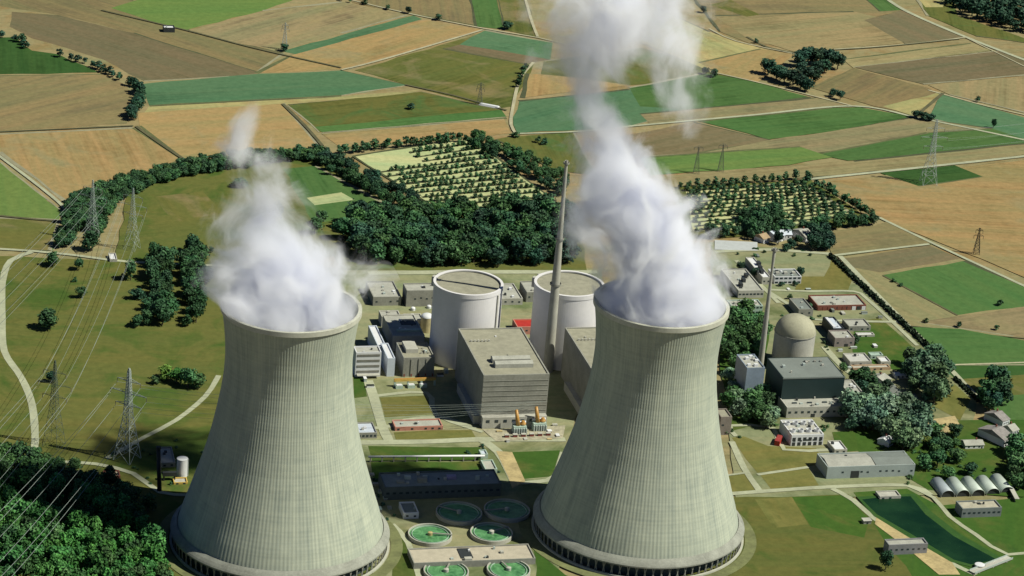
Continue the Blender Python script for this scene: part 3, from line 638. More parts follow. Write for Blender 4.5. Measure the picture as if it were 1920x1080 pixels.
# barrel roofed huts
bm_ = plain('pale green corrugated sheet', (0.52, 0.58, 0.48), 0.5, 0.05, 0.2)
ords = ['leftmost of the five, with a darker roof', 'second from the left of the five', 'middle one of the five', 'fourth from the left of the five', 'rightmost of the five, next to the dark pipe']
for i, (x, y) in enumerate([(1777, 933), (1806, 932), (1834, 931), (1862, 929), (1889, 926)]):
    p = U(x, y); t = thing('barrel_hut', 'barrel roofed pale green hut, ' + ords[i], 'hut', (p.x, p.y, 0), GRID, 'barrel roofed huts beside the channel road')
    n = 12; r = 4.9; ln = 21
    ring = [(r * math.cos(math.pi * k / n), 1.2 + r * 0.85 * math.sin(math.pi * k / n)) for k in range(n + 1)]
    m = MB(); m.add([(x_, 0, z_) for x_, z_ in ring] + [(x_, ln, z_) for x_, z_ in ring], [(k, k + 1, n + 2 + k, n + 1 + k) for k in range(n)]); o = m.build('barrel_roof', bm_ if i else plain('grey corrugated sheet', (0.36, 0.40, 0.40), 0.5, 0.05, 0.2), t, smooth=True)
    md = o.modifiers.new('thick', 'SOLIDIFY'); md.thickness = 0.25
    m = MB(); m.add([(x_ * 0.95, 0.8, z_ * 0.97) for x_, z_ in ring] + [(-r * 0.95, 0.8, 0), (r * 0.95, 0.8, 0)], [tuple(range(n + 1)) + (n + 1, n + 2)]); m.build('end_wall', dark, t)
    wbox(t, 'side_wall', conc_l, -r, -r + 0.25, 0.2, ln, 0, 1.2); wbox(t, 'side_wall', conc_l, r - 0.25, r, 0.2, ln, 0, 1.2)

# pitched roof houses
def house(lab, px, py, w, d, h, rh, ang, rm=tile_m, wm_=white, group=None):
    p = U(px, py); t = thing('house', lab, 'house', (p.x, p.y, 0), ang, group)
    wbox(t, 'wall', wm_, -w / 2, w / 2, -d / 2, d / 2, 0, h)
    m = MB(); e = 0.5
    m.add([(-w / 2 - e, -d / 2 - e, h + 0.02), (w / 2 + e, -d / 2 - e, h + 0.02), (w / 2 + e, d / 2 + e, h + 0.02), (-w / 2 - e, d / 2 + e, h + 0.02), (-w / 2 - e, 0, h + rh), (w / 2 + e, 0, h + rh)], [(0, 1, 5, 4), (2, 3, 4, 5), (0, 4, 3), (1, 2, 5), (3, 2, 1, 0)])
    r = m.build('roof', rm, t); c = MB(); c.box(w * 0.2, w * 0.2 + 0.9, d * 0.1, d * 0.1 + 0.9, h + rh * 0.5, h + rh + 1.0); c.build('chimney', brick_m, r)
    for i in range(3): wbox(t, 'window', glass, -w * 0.35 + i * w * 0.28, -w * 0.35 + i * w * 0.28 + 1.2, -d / 2 - 0.08, -d / 2 + 0.02, h * 0.45, h * 0.45 + 1.3)
    wbox(t, 'door', dark, w * 0.36, w * 0.36 + 1.1, -d / 2 - 0.08, -d / 2 + 0.02, 0, 2.1)
    return t
house('long grey roofed farmhouse with white gable among trees, nearest the hut rows', 1866, 826, 11, 24, 6, 4, GRID + R(28))
house('grey roofed house with pale gable behind the long farmhouse', 1868, 792, 8, 17, 5, 3.5, GRID + R(28))
house('small pale house at the corner behind the round dark tree', 1893, 812, 7, 10, 4, 3, GRID + R(28), roofl)
house('low bungalow with light roof among trees beside the long farmhouse', 1822, 838, 14, 9, 3.5, 2.0, GRID, roofl)
house('white roofed house in the tree cluster closest to the thin stack top', 1450, 448, 10, 16, 5, 3, GRID + R(30), whiteb)
house('white roofed house with two bright gables in the middle of the tree cluster', 1468, 447, 12, 9, 5, 3, GRID, whiteb)
house('grey roofed long house at the tree cluster end next to the field', 1504, 447, 9, 20, 5, 3.5, GRID + R(20), roofl)
house('small shed-like house with bright gable at the cluster edge by the field', 1522, 458, 4, 5, 3, 1.5, GRID, white)
house('tan roofed cottage by the light paving at the cluster edge', 1428, 452, 8, 11, 4, 3, GRID + R(30), plain('tan tiles', (0.38, 0.27, 0.15), 0.9, 0.1, 0.3))
house('light roofed house half covered by silvery trees by the car park', 1650, 718, 10, 12, 4, 2.5, GRID + R(40), roofl)
house('low white roofed garage at the car park edge under silvery trees', 1690, 708, 12, 6, 3, 1.5, GRID, white)
house('small light house showing between silvery trees above the long hall', 1660, 834, 8, 9, 4, 2.5, GRID + R(40), white)

# yellow gantry
a = U(738, 727); b_ = U(816, 724)
ang = math.atan2((b_ - a).y, (b_ - a).x); Lg = (b_ - a).length
t = thing('gantry', 'long yellow gantry beam on pale legs in front of grey filter building', 'gantry', (a.x, a.y, 0), ang)
wbox(t, 'beam', yel, 0, Lg, -0.9, 0.9, 5.0, 6.6); wbox(t, 'beam_cap', orr, 0, Lg, -0.6, 0.6, 6.603, 7.0)
for i in range(4):
    wbox(t, 'leg', pgreen, i * (Lg - 1.2) / 3, i * (Lg - 1.2) / 3 + 1.2, -0.7, 0.7, 0, 5.0)
for i in range(3):
    q = thing('cooling_unit', ['pale green cooling unit under the gantry end nearest the white buildings', 'pale green cooling unit under the middle of the yellow gantry', 'pale green cooling unit under the gantry end nearest the turbine hall'][i], 'cooling unit',
              (a.x + math.cos(ang) * (4 + i * (Lg - 4) / 3), a.y + math.sin(ang) * (4 + i * (Lg - 4) / 3) - 2.5, 0), ang, 'cooling units under the gantry')
    wbox(q, 'body', pgreen, -2.6, 2.6, -1.6, 1.6, 0, 3.0); wbox(q, 'fan_top', white, -2.0, 2.0, -1.2, 1.2, 3.003, 3.5)

# transformers in front of the turbine hall
for k, (x, y, lab) in enumerate([(973, 812, 'pale green transformer with tilted orange insulator, farther from the stack'), (1010, 806, 'pale green transformer with tilted orange insulator, nearer the stack')]):
    p = U(x, y); t = thing('transformer', lab, 'transformer', (p.x, p.y, 0), GRID, 'transformers before the turbine hall')
    wbox(t, 'tank', pgreen, -5, 5, -3, 3, 0.5, 6.0, (-4.6, 4.6, -2.6, 2.6)); wbox(t, 'plinth', conc, -6, 6, -4, 4, 0, 0.5)
    for i in range(6): wbox(t, 'radiator', steel, -4.8 + i * 1.7, -4.0 + i * 1.7, -4.6, -3.003, 1.0, 5.2)
    m = MB(); m.bar((-1, 0, 6), (-2.8, 1.5, 17), 1.7, 1.1, 10); m.build('insulator', orr, t, smooth=True)
    m = MB(); m.lathe([(1.6, 6), (2.1, 7), (1.4, 8.2), (1.0, 9)], 12, cx=2.6, cy=0.5); m.build('bushing', orr, t)
    m = MB(); m.bar((-4.8, 2.2, 7.2), (4.8, 2.2, 7.2), 1.0, seg=10); m.build('conservator', white, t, smooth=True)
for i in range(6):
    x, y = 950 + i * 15.5, 822 - i * 0.7
    p = U(x, y); q = thing('switch_box', ['dark red switch box nearest the dirt road end of its row', 'second dark red switch box of the row below the transformers', 'third dark red switch box of the row below the transformers', 'fourth dark red switch box of the row below the transformers',
        'fifth dark red switch box of the row below the transformers', 'last dark red switch box of the row, beside the cooling tower'][i], 'switch box', (p.x, p.y, 0), GRID, 'dark red switch boxes')
    wbox(q, 'cabinet', plain('oxide red', (0.20, 0.04, 0.03), 0.7, 0.1, 0.3), -1.5, 1.5, -1, 1, 0, 2.8); wbox(q, 'lid', conc_l, -1.7, 1.7, -1.2, 1.2, 2.803, 3.1)

# silo, tanks, pole-like stack, pipe
def tank(name, lab, px, py, r, h, mat, dome=True, cat='tank'):
    p = U(px, py); t = thing(name, lab, cat, (p.x, p.y, 0))
    m = MB(); m.lathe([(r, 0), (r, h)], 24, closed=False); m.build('shell', mat, t, smooth=False)
    top = [(r * 1.02, h)] + [(r * math.cos(R(a)), h + (r * 0.55 if dome else 0.3) * math.sin(R(a))) for a in (15, 30, 45, 60, 75)] + [(0.02, h + (r * 0.55 if dome else 0.3))]
    m = MB(); m.lathe(top, 24, closed=False); m.build('dome_top', white, t, smooth=True)
    m = MB(); m.bar((r + 0.3, 0, 0), (r + 0.3, 0, h), 0.25); m.build('ladder', steel, t)
    return t
tank('silo', 'cream round silo with white domed top beside the white drum', 799, 622, 4.6, 12.5, plain('cream paint', (0.5, 0.42, 0.22), 0.6, 0.1, 0.3), cat='silo')
tank('gas_tank', 'small white domed tank, nearer of two, by the rear hall', 774, 583, 1.8, 2.4, white)
tank('gas_tank', 'small white domed tank between the silo and the rear hall', 804, 579, 1.8, 2.2, white)
tank('water_tank', 'white upright tank behind the shadowed flank of the cooling tower', 341, 893, 3.6, 13, white, False)
p = U(299, 922); t = thing('flue', 'black pole-like stack standing alone near the white tank', 'chimney', (p.x, p.y, 0))
m = MB(); m.bar((0, 0, 0), (-1.5, 0, 31), 1.5, 1.3, 10); m.build('shaft', blackm, t, smooth=True); m = MB(); m.bar((-1.5, 0, 30.5), (-1.5, 0, 32), 1.7, 1.7, 10); m.build('cap', blackm, t)
p = U(316, 902); t = thing('boiler', 'dark boiler frame on legs between black stack and white tank', 'boiler', (p.x, p.y, 0), GRID)
wbox(t, 'drum', blackm, -4, 5, -1.4, 1.4, 4, 6.6); [wbox(t, 'leg', blackm, x, x + 0.8, -0.9, 0.9, 0, 4) for x in (-3.5, 3.5)]
p0, p1 = U(690, 868), U(908, 866); d_ = p1 - p0
t = thing('pipeline', 'long white pipe bridge running between tower and pale green huts', 'pipeline', (p0.x, p0.y, 0), math.atan2(d_.y, d_.x))
m = MB(); m.bar((0, 0, 4.6), (d_.length, 0, 4.6), 0.75, seg=10); m.build('pipe', white, t, smooth=True)
for i in range(10): wbox(t, 'support', conc, 1 + i * d_.length / 10, 1.8 + i * d_.length / 10, -0.5, 0.5, 0, 4.0)
p0, p1 = U(1893, 920), U(1906, 944); d_ = p1 - p0
t = thing('storage_rack', 'dark open lean-to frame leaning at the last barrel hut', 'shelter', (p0.x, p0.y, 0), math.atan2(d_.y, d_.x))
wbox(t, 'roof_sheet', conc_l, 0, d_.length, -1.6, 1.6, 3.2, 3.5); wbox(t, 'back_wall', dark, 0, d_.length, -1.5, -1.2, 0, 3.2)

# clarifiers
wgm, nt, N, L, P = node_mat('green clarifier water')
pos = N.new('ShaderNodeTexCoord').outputs['Object']
L.new(mixc(N, L, rngmap(N, L, noise_tex(N, L, pos, 0.16, 4, 0.6, 1.5), 0.35, 0.65), (0.035, 0.13, 0.045), (0.12, 0.30, 0.13)), P.inputs['Base Color']); P.inputs['Roughness'].default_value = 0.35
for k, (x, y, r, lab) in enumerate([(806, 1009, 14.0, 'sunlit round green clarifier directly beside the lit cooling tower'), (921, 1006, 13.6, 'round green clarifier half in shade, next to the darker cooling tower'),
                                    (836, 1078, 14.0, 'round green clarifier cut by the frame, closer to the lit cooling tower'), (953, 1075, 13.6, 'round green clarifier cut by the frame, closer to the meadow'),
                                    (860, 968, 15.0, 'shaded round clarifier below the pump house, nearer the small shed'), (950, 963, 15.0, 'shaded round clarifier below the pump house, nearer the cooling tower')]):
    p = U(x, y); t = thing('clarifier', lab, 'clarifier', (p.x, p.y, 0), R(k * 40), 'round clarifiers')
    m = MB(); m.lathe([(r, 0), (r, 3.4), (r - 0.7, 3.4), (r - 0.7, 2.0)], 56, closed=False); m.build('rim_wall', conc_l, t)
    m = MB(); m.lathe([(0.01, 2.35), (r - 0.7, 2.35)], 56, closed=False); m.build('basin_water', wgm, t)
    m = MB(); m.lathe([(r - 2.2, 2.2), (r - 2.2, 3.0), (r - 2.5, 3.0), (r - 2.5, 2.2)], 56, closed=False); m.build('overflow_ring', pgreen, t)
    wbox(t, 'scraper_bridge', conc, -0.6, r, -0.5, 0.5, 3.45, 4.0); m = MB(); m.lathe([(1.6, 0), (1.6, 4.2), (0.6, 4.6)], 14); m.build('centre_column', plain('ochre paint', (0.45, 0.36, 0.16), 0.6, 0.1, 0.3) if k == 0 else conc_l, t)

# bridge over the channel
p0, p1 = U(1822, 1078), U(1893, 1050); d_ = p1 - p0
t = thing('footbridge', 'pale concrete bridge crossing the lower end of the channel', 'bridge', (p0.x, p0.y, 0), math.atan2(d_.y, d_.x))
wbox(t, 'deck', conc_l, 0, d_.length, -2.4, 2.4, 1.6, 2.1); wbox(t, 'railing', steel, 0, d_.length, -2.4, -2.2, 2.1, 3.1); wbox(t, 'railing', steel, 0, d_.length, 2.2, 2.4, 2.1, 3.1)
for i in range(3): wbox(t, 'pier', conc, d_.length * (0.12 + 0.36 * i), d_.length * (0.12 + 0.36 * i) + 1, -2.2, 2.2, 0, 1.6)
tank('surge_tank', 'small round pale tank at the bridge end of the channel', 1836, 1066, 3.2, 3.0, conc_l, False)
p = U(1624, 982); t = thing('pump_cabin', 'small dark cabin on the path along the channel', 'cabin', (p.x, p.y, 0), GRID)
wbox(t, 'wall', conc, -2.6, 2.6, -2, 2, 0, 3); wbox(t, 'roof', conc_l, -3, 3, -2.4, 2.4, 3.0, 3.3); wbox(t, 'door', dark, -0.6, 0.6, -2.08, -1.98, 0, 2)
p0, p1 = U(899, 196), U(936, 203); d_ = p1 - p0
t = thing('silage_heap', 'long white covered silage heap beside the far lane', 'silage heap', (p0.x, p0.y, 0), math.atan2(d_.y, d_.x))
wbox(t, 'cover', white, 0, d_.length, -2.5, 2.5, 0, 1.8, (1, d_.length - 1, -1.6, 1.6)); wbox(t, 'edge', conc, -0.5, d_.length + 0.5, -3, 3, 0, 0.35)

# cars
def car(px, py, ang, col, lab):
    p = U(px, py); t = thing('parked_car', lab, 'car', (p.x, p.y, 0), ang, 'cars in the car park by the silvery trees')
    cm = plain('car paint %s' % col[0], col[1], 0.3, 0.03, 0.5)
    m = MB(); m.box(-2.2, 2.2, -0.9, 0.9, 0.35, 0.95); m.box(-1.3, 1.4, -0.8, 0.8, 0.95, 1.5, (-0.9, 1.0, -0.65, 0.65)); m.build('body', cm, t)
    wbox(t, 'windscreen', glass, -1.25, 1.35, -0.82, 0.82, 0.98, 1.3, (-1.0, 1.15, -0.72, 0.72))
    for x in (-1.35, 1.35):
        for y in (-0.86, 0.86): m = MB(); m.bar((x, y - 0.1, 0.35), (x, y + 0.1, 0.35), 0.35, seg=10); m.build('wheel', blackm, t)
cols = [('white', (0.8, 0.8, 0.8)), ('blue', (0.06, 0.15, 0.4)), ('silver', (0.5, 0.52, 0.55)), ('dark grey', (0.06, 0.065, 0.07))]
k = 0
for row, (x0, y0) in enumerate([(1676, 744), (1680, 757)]):
    for i in range(5):
        car(x0 + i * 9, y0 + i * 0.6, GRID + R(90), cols[(i * 3 + row) % 4], '%s car, %s in the %s row of the car park' % (cols[(i * 3 + row) % 4][0], ['first from the light house', 'second from the light house', 'in the middle', 'fourth from the light house', 'last towards the lone dark tree'][i], ['upper', 'lower'][row]))

# ------------------------------------------------------------------ COOLING TOWERS
shm, nt, N, L, P = node_mat('ribbed tower concrete')
pos = N.new('ShaderNodeTexCoord').outputs['Object']
sx = N.new('ShaderNodeSeparateXYZ'); L.new(pos, sx.inputs[0])
ang_ = mth(N, L, 'ARCTAN2', sx.outputs[1], sx.outputs[0])
cb = N.new('ShaderNodeCombineXYZ'); L.new(mth(N, L, 'MULTIPLY', ang_, 34.0), cb.inputs[0]); L.new(mth(N, L, 'MULTIPLY', sx.outputs[2], 0.012), cb.inputs[1])
streak = noise_tex(N, L, cb.outputs[0], 1.0, 5, 0.6)
cb2 = N.new('ShaderNodeCombineXYZ'); L.new(mth(N, L, 'MULTIPLY', ang_, 3.2), cb2.inputs[0]); L.new(mth(N, L, 'MULTIPLY', sx.outputs[2], 0.03), cb2.inputs[1])
patch = noise_tex(N, L, cb2.outputs[0], 1.3, 5, 0.6, 0.5)
cb3 = N.new('ShaderNodeCombineXYZ'); L.new(mth(N, L, 'MULTIPLY', ang_, 1.0), cb3.inputs[0]); L.new(mth(N, L, 'MULTIPLY', sx.outputs[2], 0.7), cb3.inputs[1])
lift = noise_tex(N, L, cb3.outputs[0], 1.0, 2, 0.5)
cb4 = N.new('ShaderNodeCombineXYZ'); L.new(mth(N, L, 'MULTIPLY', ang_, 9.0), cb4.inputs[0]); L.new(mth(N, L, 'MULTIPLY', sx.outputs[2], 0.10), cb4.inputs[1])
blot = noise_tex(N, L, cb4.outputs[0], 1.0, 6, 0.7, 0.3)
f = mth(N, L, 'ADD', mth(N, L, 'MULTIPLY', streak, 0.36), mth(N, L, 'MULTIPLY', patch, 0.28)); f = mth(N, L, 'ADD', f, mth(N, L, 'MULTIPLY', lift, 0.18)); f = mth(N, L, 'ADD', f, mth(N, L, 'MULTIPLY', blot, 0.18))
colr = mixc(N, L, rngmap(N, L, f, 0.38, 0.60), (0.24, 0.275, 0.24), (0.40, 0.43, 0.35))
L.new(colr, P.inputs['Base Color']); P.inputs['Roughness'].default_value = 0.9
rimm = plain('pale rim concrete', (0.50, 0.49, 0.38), 0.85, 0.08, 0.1)
innerm = plain('wet dark interior', (0.05, 0.06, 0.055), 0.9, 0.1, 0.1)
PROF = [(10, 64.8), (16, 63.2), (24, 60.9), (32, 58.2), (43.5, 54.6), (55, 51.0), (67, 47.6), (79, 44.8), (92, 42.3), (104, 40.3), (115, 39.0), (126, 38.5), (136, 38.9), (146, 39.9), (153, 40.9), (157.5, 41.7)]
def prof_r(z):
    for (z0, r0), (z1, r1) in zip(PROF, PROF[1:]):
        if z <= z1: return r0 + (r1 - r0) * max(0, (z - z0) / (z1 - z0))
    return PROF[-1][1]
def tower(x, y, rz, lab):
    t = thing('cooling_tower', lab, 'cooling tower', (x, y, 0), rz, 'pair of cooling towers')
    nr_, per = 156, 4; seg = nr_ * per; zs = [10 + (157.5 - 10) * i / 44 for i in range(45)]
    m = MB(); vs = []
    for i in range(seg):
        a = 2 * math.pi * i / seg; bump = 0.085 if i % per in (0, 1) else 0.0
        for z in zs:
            r = prof_r(z) + bump; vs.append((r * math.cos(a), r * math.sin(a), z))
    n = len(zs); fs = []
    for i in range(seg):
        j = (i + 1) % seg
        for k in range(n - 1): fs.append((i * n + k, j * n + k, j * n + k + 1, i * n + k + 1))
    m.add(vs, fs); m.build('shell', shm, t)
    m = MB(); m.lathe([(prof_r(z) - 1.0, z) for z in zs[::3]], 96, closed=False); m.build('inner_shell', innerm, t, smooth=True)
    r = PROF[-1][1]
    m = MB(); m.lathe([(r + 0.1, 156.6), (r + 0.9, 157.0), (r + 0.9, 160), (r - 1.3, 160), (r - 1.3, 157.2)], 144, closed=False); m.build('rim', rimm, t)
    m = MB(); m.lathe([(64.3, 14.0), (66.2, 12.4), (67.6, 10.9), (68.3, 9.9), (68.3, 9.0), (67.4, 9.0), (66.6, 10.0), (64.0, 10.6)], 144, closed=False); m.build('skirt', plain('stained skirt concrete', (0.30, 0.30, 0.24), 0.9, 0.12, 0.12), t)
    m = MB(); m.lathe([(63.0, 0.3), (63.0, 10.5)], 96, closed=False); m.build('fill_screen', plain('dark fill screen', (0.05, 0.07, 0.065), 0.9, 0.15, 0.3), t)
    col = MB(); col.bar((66.3, -0.9, 0.4), (66.8, 0.9, 9.3), 0.34, seg=6); col.bar((66.3, 0.9, 0.4), (66.8, -0.9, 9.3), 0.34, seg=6)
    cme = col.mesh('column', conc)
    for i in range(80):
        o = bpy.data.objects.new('column', cme); COL.objects.link(o); o.parent = t; o.rotation_euler = (0, 0, 2 * math.pi * i / 80)
    m = MB(); m.lathe([(67.2, 0.1), (67.2, 1.9), (68.6, 1.9), (68.6, 0.1)], 144, closed=False); m.build('basin_wall', rimm, t)
    m = MB(); m.lathe([(62.9, 0.5), (67.2, 0.5)], 96, closed=False); m.build('basin_water', innerm, t)
    return t
T1, T2 = (-131.58, 1458.3), (93.61, 1514.24)
tower(*T1, 0.1, 'huge ribbed concrete cooling tower with the thinner steam, nearer the forest')
tower(*T2, 0.6, 'huge ribbed concrete cooling tower with the taller denser steam, nearer the channel')
# service road ring round the towers
for (x, y) in (T1, T2):
    LAYER[0] += 1; m = MB(); m.lathe([(69.5, 0.004 * LAYER[0]), (77, 0.004 * LAYER[0])], 96, cx=x, cy=y, closed=False); tag(m.build('ring_road', plain('worn grass verge', alb((160, 160, 100)), 0.95, 0.15, 0.06)), kind='structure')

# ------------------------------------------------------------------ PYLONS AND CABLES
def pylon(px, py, H, wbase, arms, lab, thick=0.3, mat=None, rz=0.0):
    p = U(px, py); t = thing('pylon', lab, 'pylon', (p.x, p.y, 0), rz, None)
    mat = mat or steel; m = MB(); top = 0.8
    wz = lambda z: (wbase / 2) * (1 - z / (H * 0.62)) + 1.2 if z < H * 0.5 else max(0.5, (wbase / 2) * (1 - 0.5 / 0.62) + 1.2 - (z - H * 0.5) / (H * 0.5) * 1.6)
    zs = []; z = 0.0
    while z < H - 1: zs.append(z); z += max(2.2, wz(z) * 1.5)
    zs.append(H)
    cs = [(-1, -1), (1, -1), (1, 1), (-1, 1)]
    for z0, z1 in zip(zs, zs[1:]):
        a0, a1 = wz(z0), wz(z1) if z1 < H else 0.3
        for i in range(4):
            c0, c1 = cs[i], cs[(i + 1) % 4]
            m.bar((c0[0] * a0, c0[1] * a0, z0), (c0[0] * a1, c0[1] * a1, z1), thick * 0.7, seg=4)
            m.bar((c0[0] * a0, c0[1] * a0, z0), (c1[0] * a1, c1[1] * a1, z1), thick * 0.42, seg=4); m.bar((c1[0] * a0, c1[1] * a0, z0), (c0[0] * a1, c0[1] * a1, z1), thick * 0.42, seg=4)
            m.bar((c0[0] * a1, c0[1] * a1, z1), (c1[0] * a1, c1[1] * a1, z1), thick * 0.4, seg=4)
    m.build('mast', mat, t)
    tips = []
    for (az, al) in arms:
        for s in (-1, 1):
            b = MB(); z = H * az
            b.bar((0, -0.5, z), (s * al, 0, z + 0.3), thick * 0.5, seg=4); b.bar((0, 0.5, z), (s * al, 0, z + 0.3), thick * 0.5, seg=4); b.bar((0, 0, z + 2.4), (s * al, 0, z + 0.3), thick * 0.5, seg=4)
            for q in (0.33, 0.66): b.bar((s * al * q, 0, z + 0.1), (s * al * q, 0, z + 2.4 * (1 - q) + 0.2), thick * 0.35, seg=4)
            ar = b.build('cross_arm', mat, t)
            i_ = MB(); i_.bar((s * al, 0, z + 0.2), (s * al, 0, z - 2.6), 0.22, seg=5); i_.build('insulator', plain('glazed insulator', (0.2, 0.17, 0.13), 0.3, 0.05, 0.5), ar)
            tips.append(Vector((p.x + math.cos(rz) * s * al, p.y + math.sin(rz) * s * al, z - 2.6)))
    return tips
cable_m = plain('bright aluminium cable', (0.34, 0.38, 0.33), 0.6, 0.03, 0.5)
def cable(a, b, sag, lab, grp, r=0.11):
    n = 14; m = MB(); pts = [a.lerp(b, i / n) - Vector((0, 0, sag * 4 * (i / n) * (1 - i / n))) for i in range(n + 1)]
    for p, q in zip(pts, pts[1:]): m.bar(p, q, r, seg=4)
    return tag(m.build('power_cable', cable_m), lab, 'cable', grp)
arm3 = [(0.58, 9), (0.72, 12.5), (0.86, 8.5)]
big = pylon(238, 862, 66, 11, [(0.60, 10), (0.73, 14), (0.86, 9)], 'large pale lattice pylon standing on the meadow beside the bent road', 0.34, rz=R(-25))
dpy = pylon(101, 836, 62, 9, arm3, 'dark lattice pylon on the meadow between road and hedge bush', 0.2, plain('weathered dark steel', (0.11, 0.14, 0.10), 0.8, 0.1, 0.4), rz=R(-20))
ap = pylon(172, 452, 52, 8, arm3, 'pale lattice pylon rising from the curved tree belt, nearer the lane bend', 0.16, rz=R(-20))
bp = pylon(247, 468, 52, 8, arm3, 'pale lattice pylon at the tree belt edge above the round lawn', 0.16, rz=R(-20))
rp = pylon(1740, 345, 62, 11, arm3, 'tall pale lattice pylon standing in the small dark green field patch', 0.26, rz=R(10))
grey_p = plain('dull grey steel', (0.16, 0.17, 0.14), 0.8, 0.1, 0.4)
pylon(899, 196, 22, 3, [(0.7, 4), (0.88, 3)], 'small grey pylon beside the white silage heap', 0.22, grey_p)
pylon(1305, 326, 26, 3, [(0.95, 4)], 'thin grey pole pylon on the bright green strip, nearer the steam', 0.22, grey_p)
pylon(1351, 322, 26, 3, [(0.95, 4)], 'thin grey pole pylon on the bright green strip, farther from the steam', 0.22, grey_p)
pylon(1830, 477, 24, 3, [(0.7, 4), (0.9, 3)], 'small dark pylon in the wide striped tan field', 0.26, blackm)
pylon(533, 93, 28, 3.4, [(0.75, 4), (0.9, 3)], 'small pale pylon beside a bush at the teal strip end', 0.22, steel)
# cables: off-frame ends are the next pylons of each line
offs = lambda px, py, z: U(px, py, z)
for i, tp in enumerate(big):
    s = -14 if i % 2 == 0 else 14
    e = U(-150, 1290) ; e = Vector((e.x + s, e.y - s * 0.5, 30 + (i // 2) * 9))
    cable(tp, e, 8, 'pale cable sagging from the large pylon down across the bright forest', 'cables from large pylon over the forest', 0.11)
    e = U(-340, 1290); e = Vector((e.x + s, e.y - s * 0.5, 26 + (i // 2) * 9))
    cable(dpy[i], e, 8, 'pale cable sagging from the dark pylon down across the bright forest', 'cables from dark pylon over the forest', 0.09)
    g_ = U(1006, 800); e = Vector((g_.x + (i - 3) * 3, g_.y, 14 + (i // 2) * 3))
    cable(tp, e, 9, 'thin cable running from the large pylon behind the tower to the transformers', 'cables from large pylon to transformers', 0.07)
    cable(bp[i], dpy[i], 9, 'pale cable hanging between the tree belt pylon and the dark pylon', 'cables between lawn edge pylon and dark pylon', 0.08)
    e = U(-260, 900); e = Vector((e.x + s, e.y, 34 + (i // 2) * 8))
    cable(ap[i], e, 8, 'pale cable crossing the lane from the pylon by the lane bend', 'cables from lane bend pylon over the lane', 0.08)
    e = U(2300, 250); e = Vector((e.x, e.y + s, 34 + (i // 2) * 9))
    cable(rp[i], e, 8, 'thin cable leading away from the tall field pylon out of view', 'cables from tall field pylon', 0.06)

# ------------------------------------------------------------------ VEGETATION
fm, nt, N, L, P = node_mat('leaves')
oi = N.new('ShaderNodeObjectInfo'); tc = N.new('ShaderNodeTexCoord').outputs['Object']
fac = noise_tex(N, L, tc, 3.2, 3, 0.6)
dk = mixc(N, L, 1.0, oi.outputs['Color'], (0.50, 0.58, 0.60), 'MULTIPLY'); lt = mixc(N, L, 1.0, oi.outputs['Color'], (1.75, 1.60, 1.45), 'MULTIPLY')
L.new(mixc(N, L, rngmap(N, L, fac, 0.36, 0.64), dk, lt), P.inputs['Base Color']); P.inputs['Roughness'].default_value = 0.7; P.inputs['Specular IOR Level'].default_value = 0.25
barkm = plain('bark', (0.09, 0.065, 0.045), 0.95, 0.15, 0.5)
def crown_mesh(seed, lobes, nleaf, tall=1.0, leaf=0.055, core=True):
    """crown of unit height between z=.12 and 1, radius ~.38"""
    r = random.Random(seed); m = MB(); L_ = []
    for i in range(lobes):
        a = r.uniform(0, 6.28); q = r.uniform(0.05, 0.27); z = r.uniform(0.30, 0.84)
        s = r.uniform(0.10, 0.185) * (1.05 - 0.45 * max(0, z - 0.5))
        L_.append((q * math.cos(a), q * math.sin(a), z, s))
    L_.append((0, 0, 0.52, 0.22)); L_.append((r.uniform(-.09, .09), r.uniform(-.09, .09), 0.80, 0.13))
    if core:
        for (x, y, z, s) in L_:
            bm = bmesh.new(); bmesh.ops.create_icosphere(bm, subdivisions=1, radius=s * 0.66)
            vs = [(x + v.co.x * r.uniform(.8, 1.15), y + v.co.y * r.uniform(.8, 1.15), z + v.co.z * tall * r.uniform(.8, 1.15)) for v in bm.verts]
            m.add(vs, [tuple(v.index for v in f.verts) for f in bm.faces]); bm.free()
    for i in range(nleaf):
        x, y, z, s = L_[r.randrange(len(L_))]
        d = Vector((r.gauss(0, 1), r.gauss(0, 1), r.gauss(0.25, 1))).normalized()
        rr = s * (1 + abs(r.gauss(0, 0.22)))
        c = Vector((x, y, z)) + Vector((d.x, d.y, d.z * tall)) * rr
        nrm = (d + Vector((r.gauss(0, .5), r.gauss(0, .5), r.gauss(0, .5)))).normalized()
        p = nrm.orthogonal().normalized(); p.rotate(Matrix.Rotation(r.uniform(0, 6.28), 3, nrm)); q = nrm.cross(p)
        k1, k2 = leaf * r.uniform(.6, 1.4), leaf * r.uniform(.6, 1.4)
        m.add([c + p * k1, c + q * k2, c - p * k1 * .8, c - q * k2 * .9], [(0, 1, 2, 3)])
    return m
CR = [crown_mesh(i, 11 + i % 5, 820, leaf=0.052).mesh('crown', fm) for i in range(9)]
CRT = [crown_mesh(20 + i, 5, 380, 1.5).mesh('crown', fm) for i in range(2)]
def trunk_mesh():
    m = MB(); m.bar((0, 0, 0), (0.01, 0, 0.5), 0.030, 0.016, 7); m.bar((0, 0, 0.28), (0.14, 0.05, 0.52), 0.014, 0.006, 5); m.bar((0, 0, 0.32), (-0.12, 0.08, 0.56), 0.013, 0.006, 5); m.bar((0, 0, 0.36), (0.02, -0.13, 0.58), 0.012, 0.005, 5)
    return m
TRK = trunk_mesh().mesh('trunk', barkm)
SM = []
for i in range(4):
    m = crown_mesh(40 + i, 4, 110, 1.0, 0.09); nf = len(m.f); tk = trunk_mesh(); m.add(tk.v, tk.f); me = m.mesh('small tree', [fm, barkm])
    SM.append(me)
    for p in me.polygons:
        if p.index >= nf: p.material_index = 1
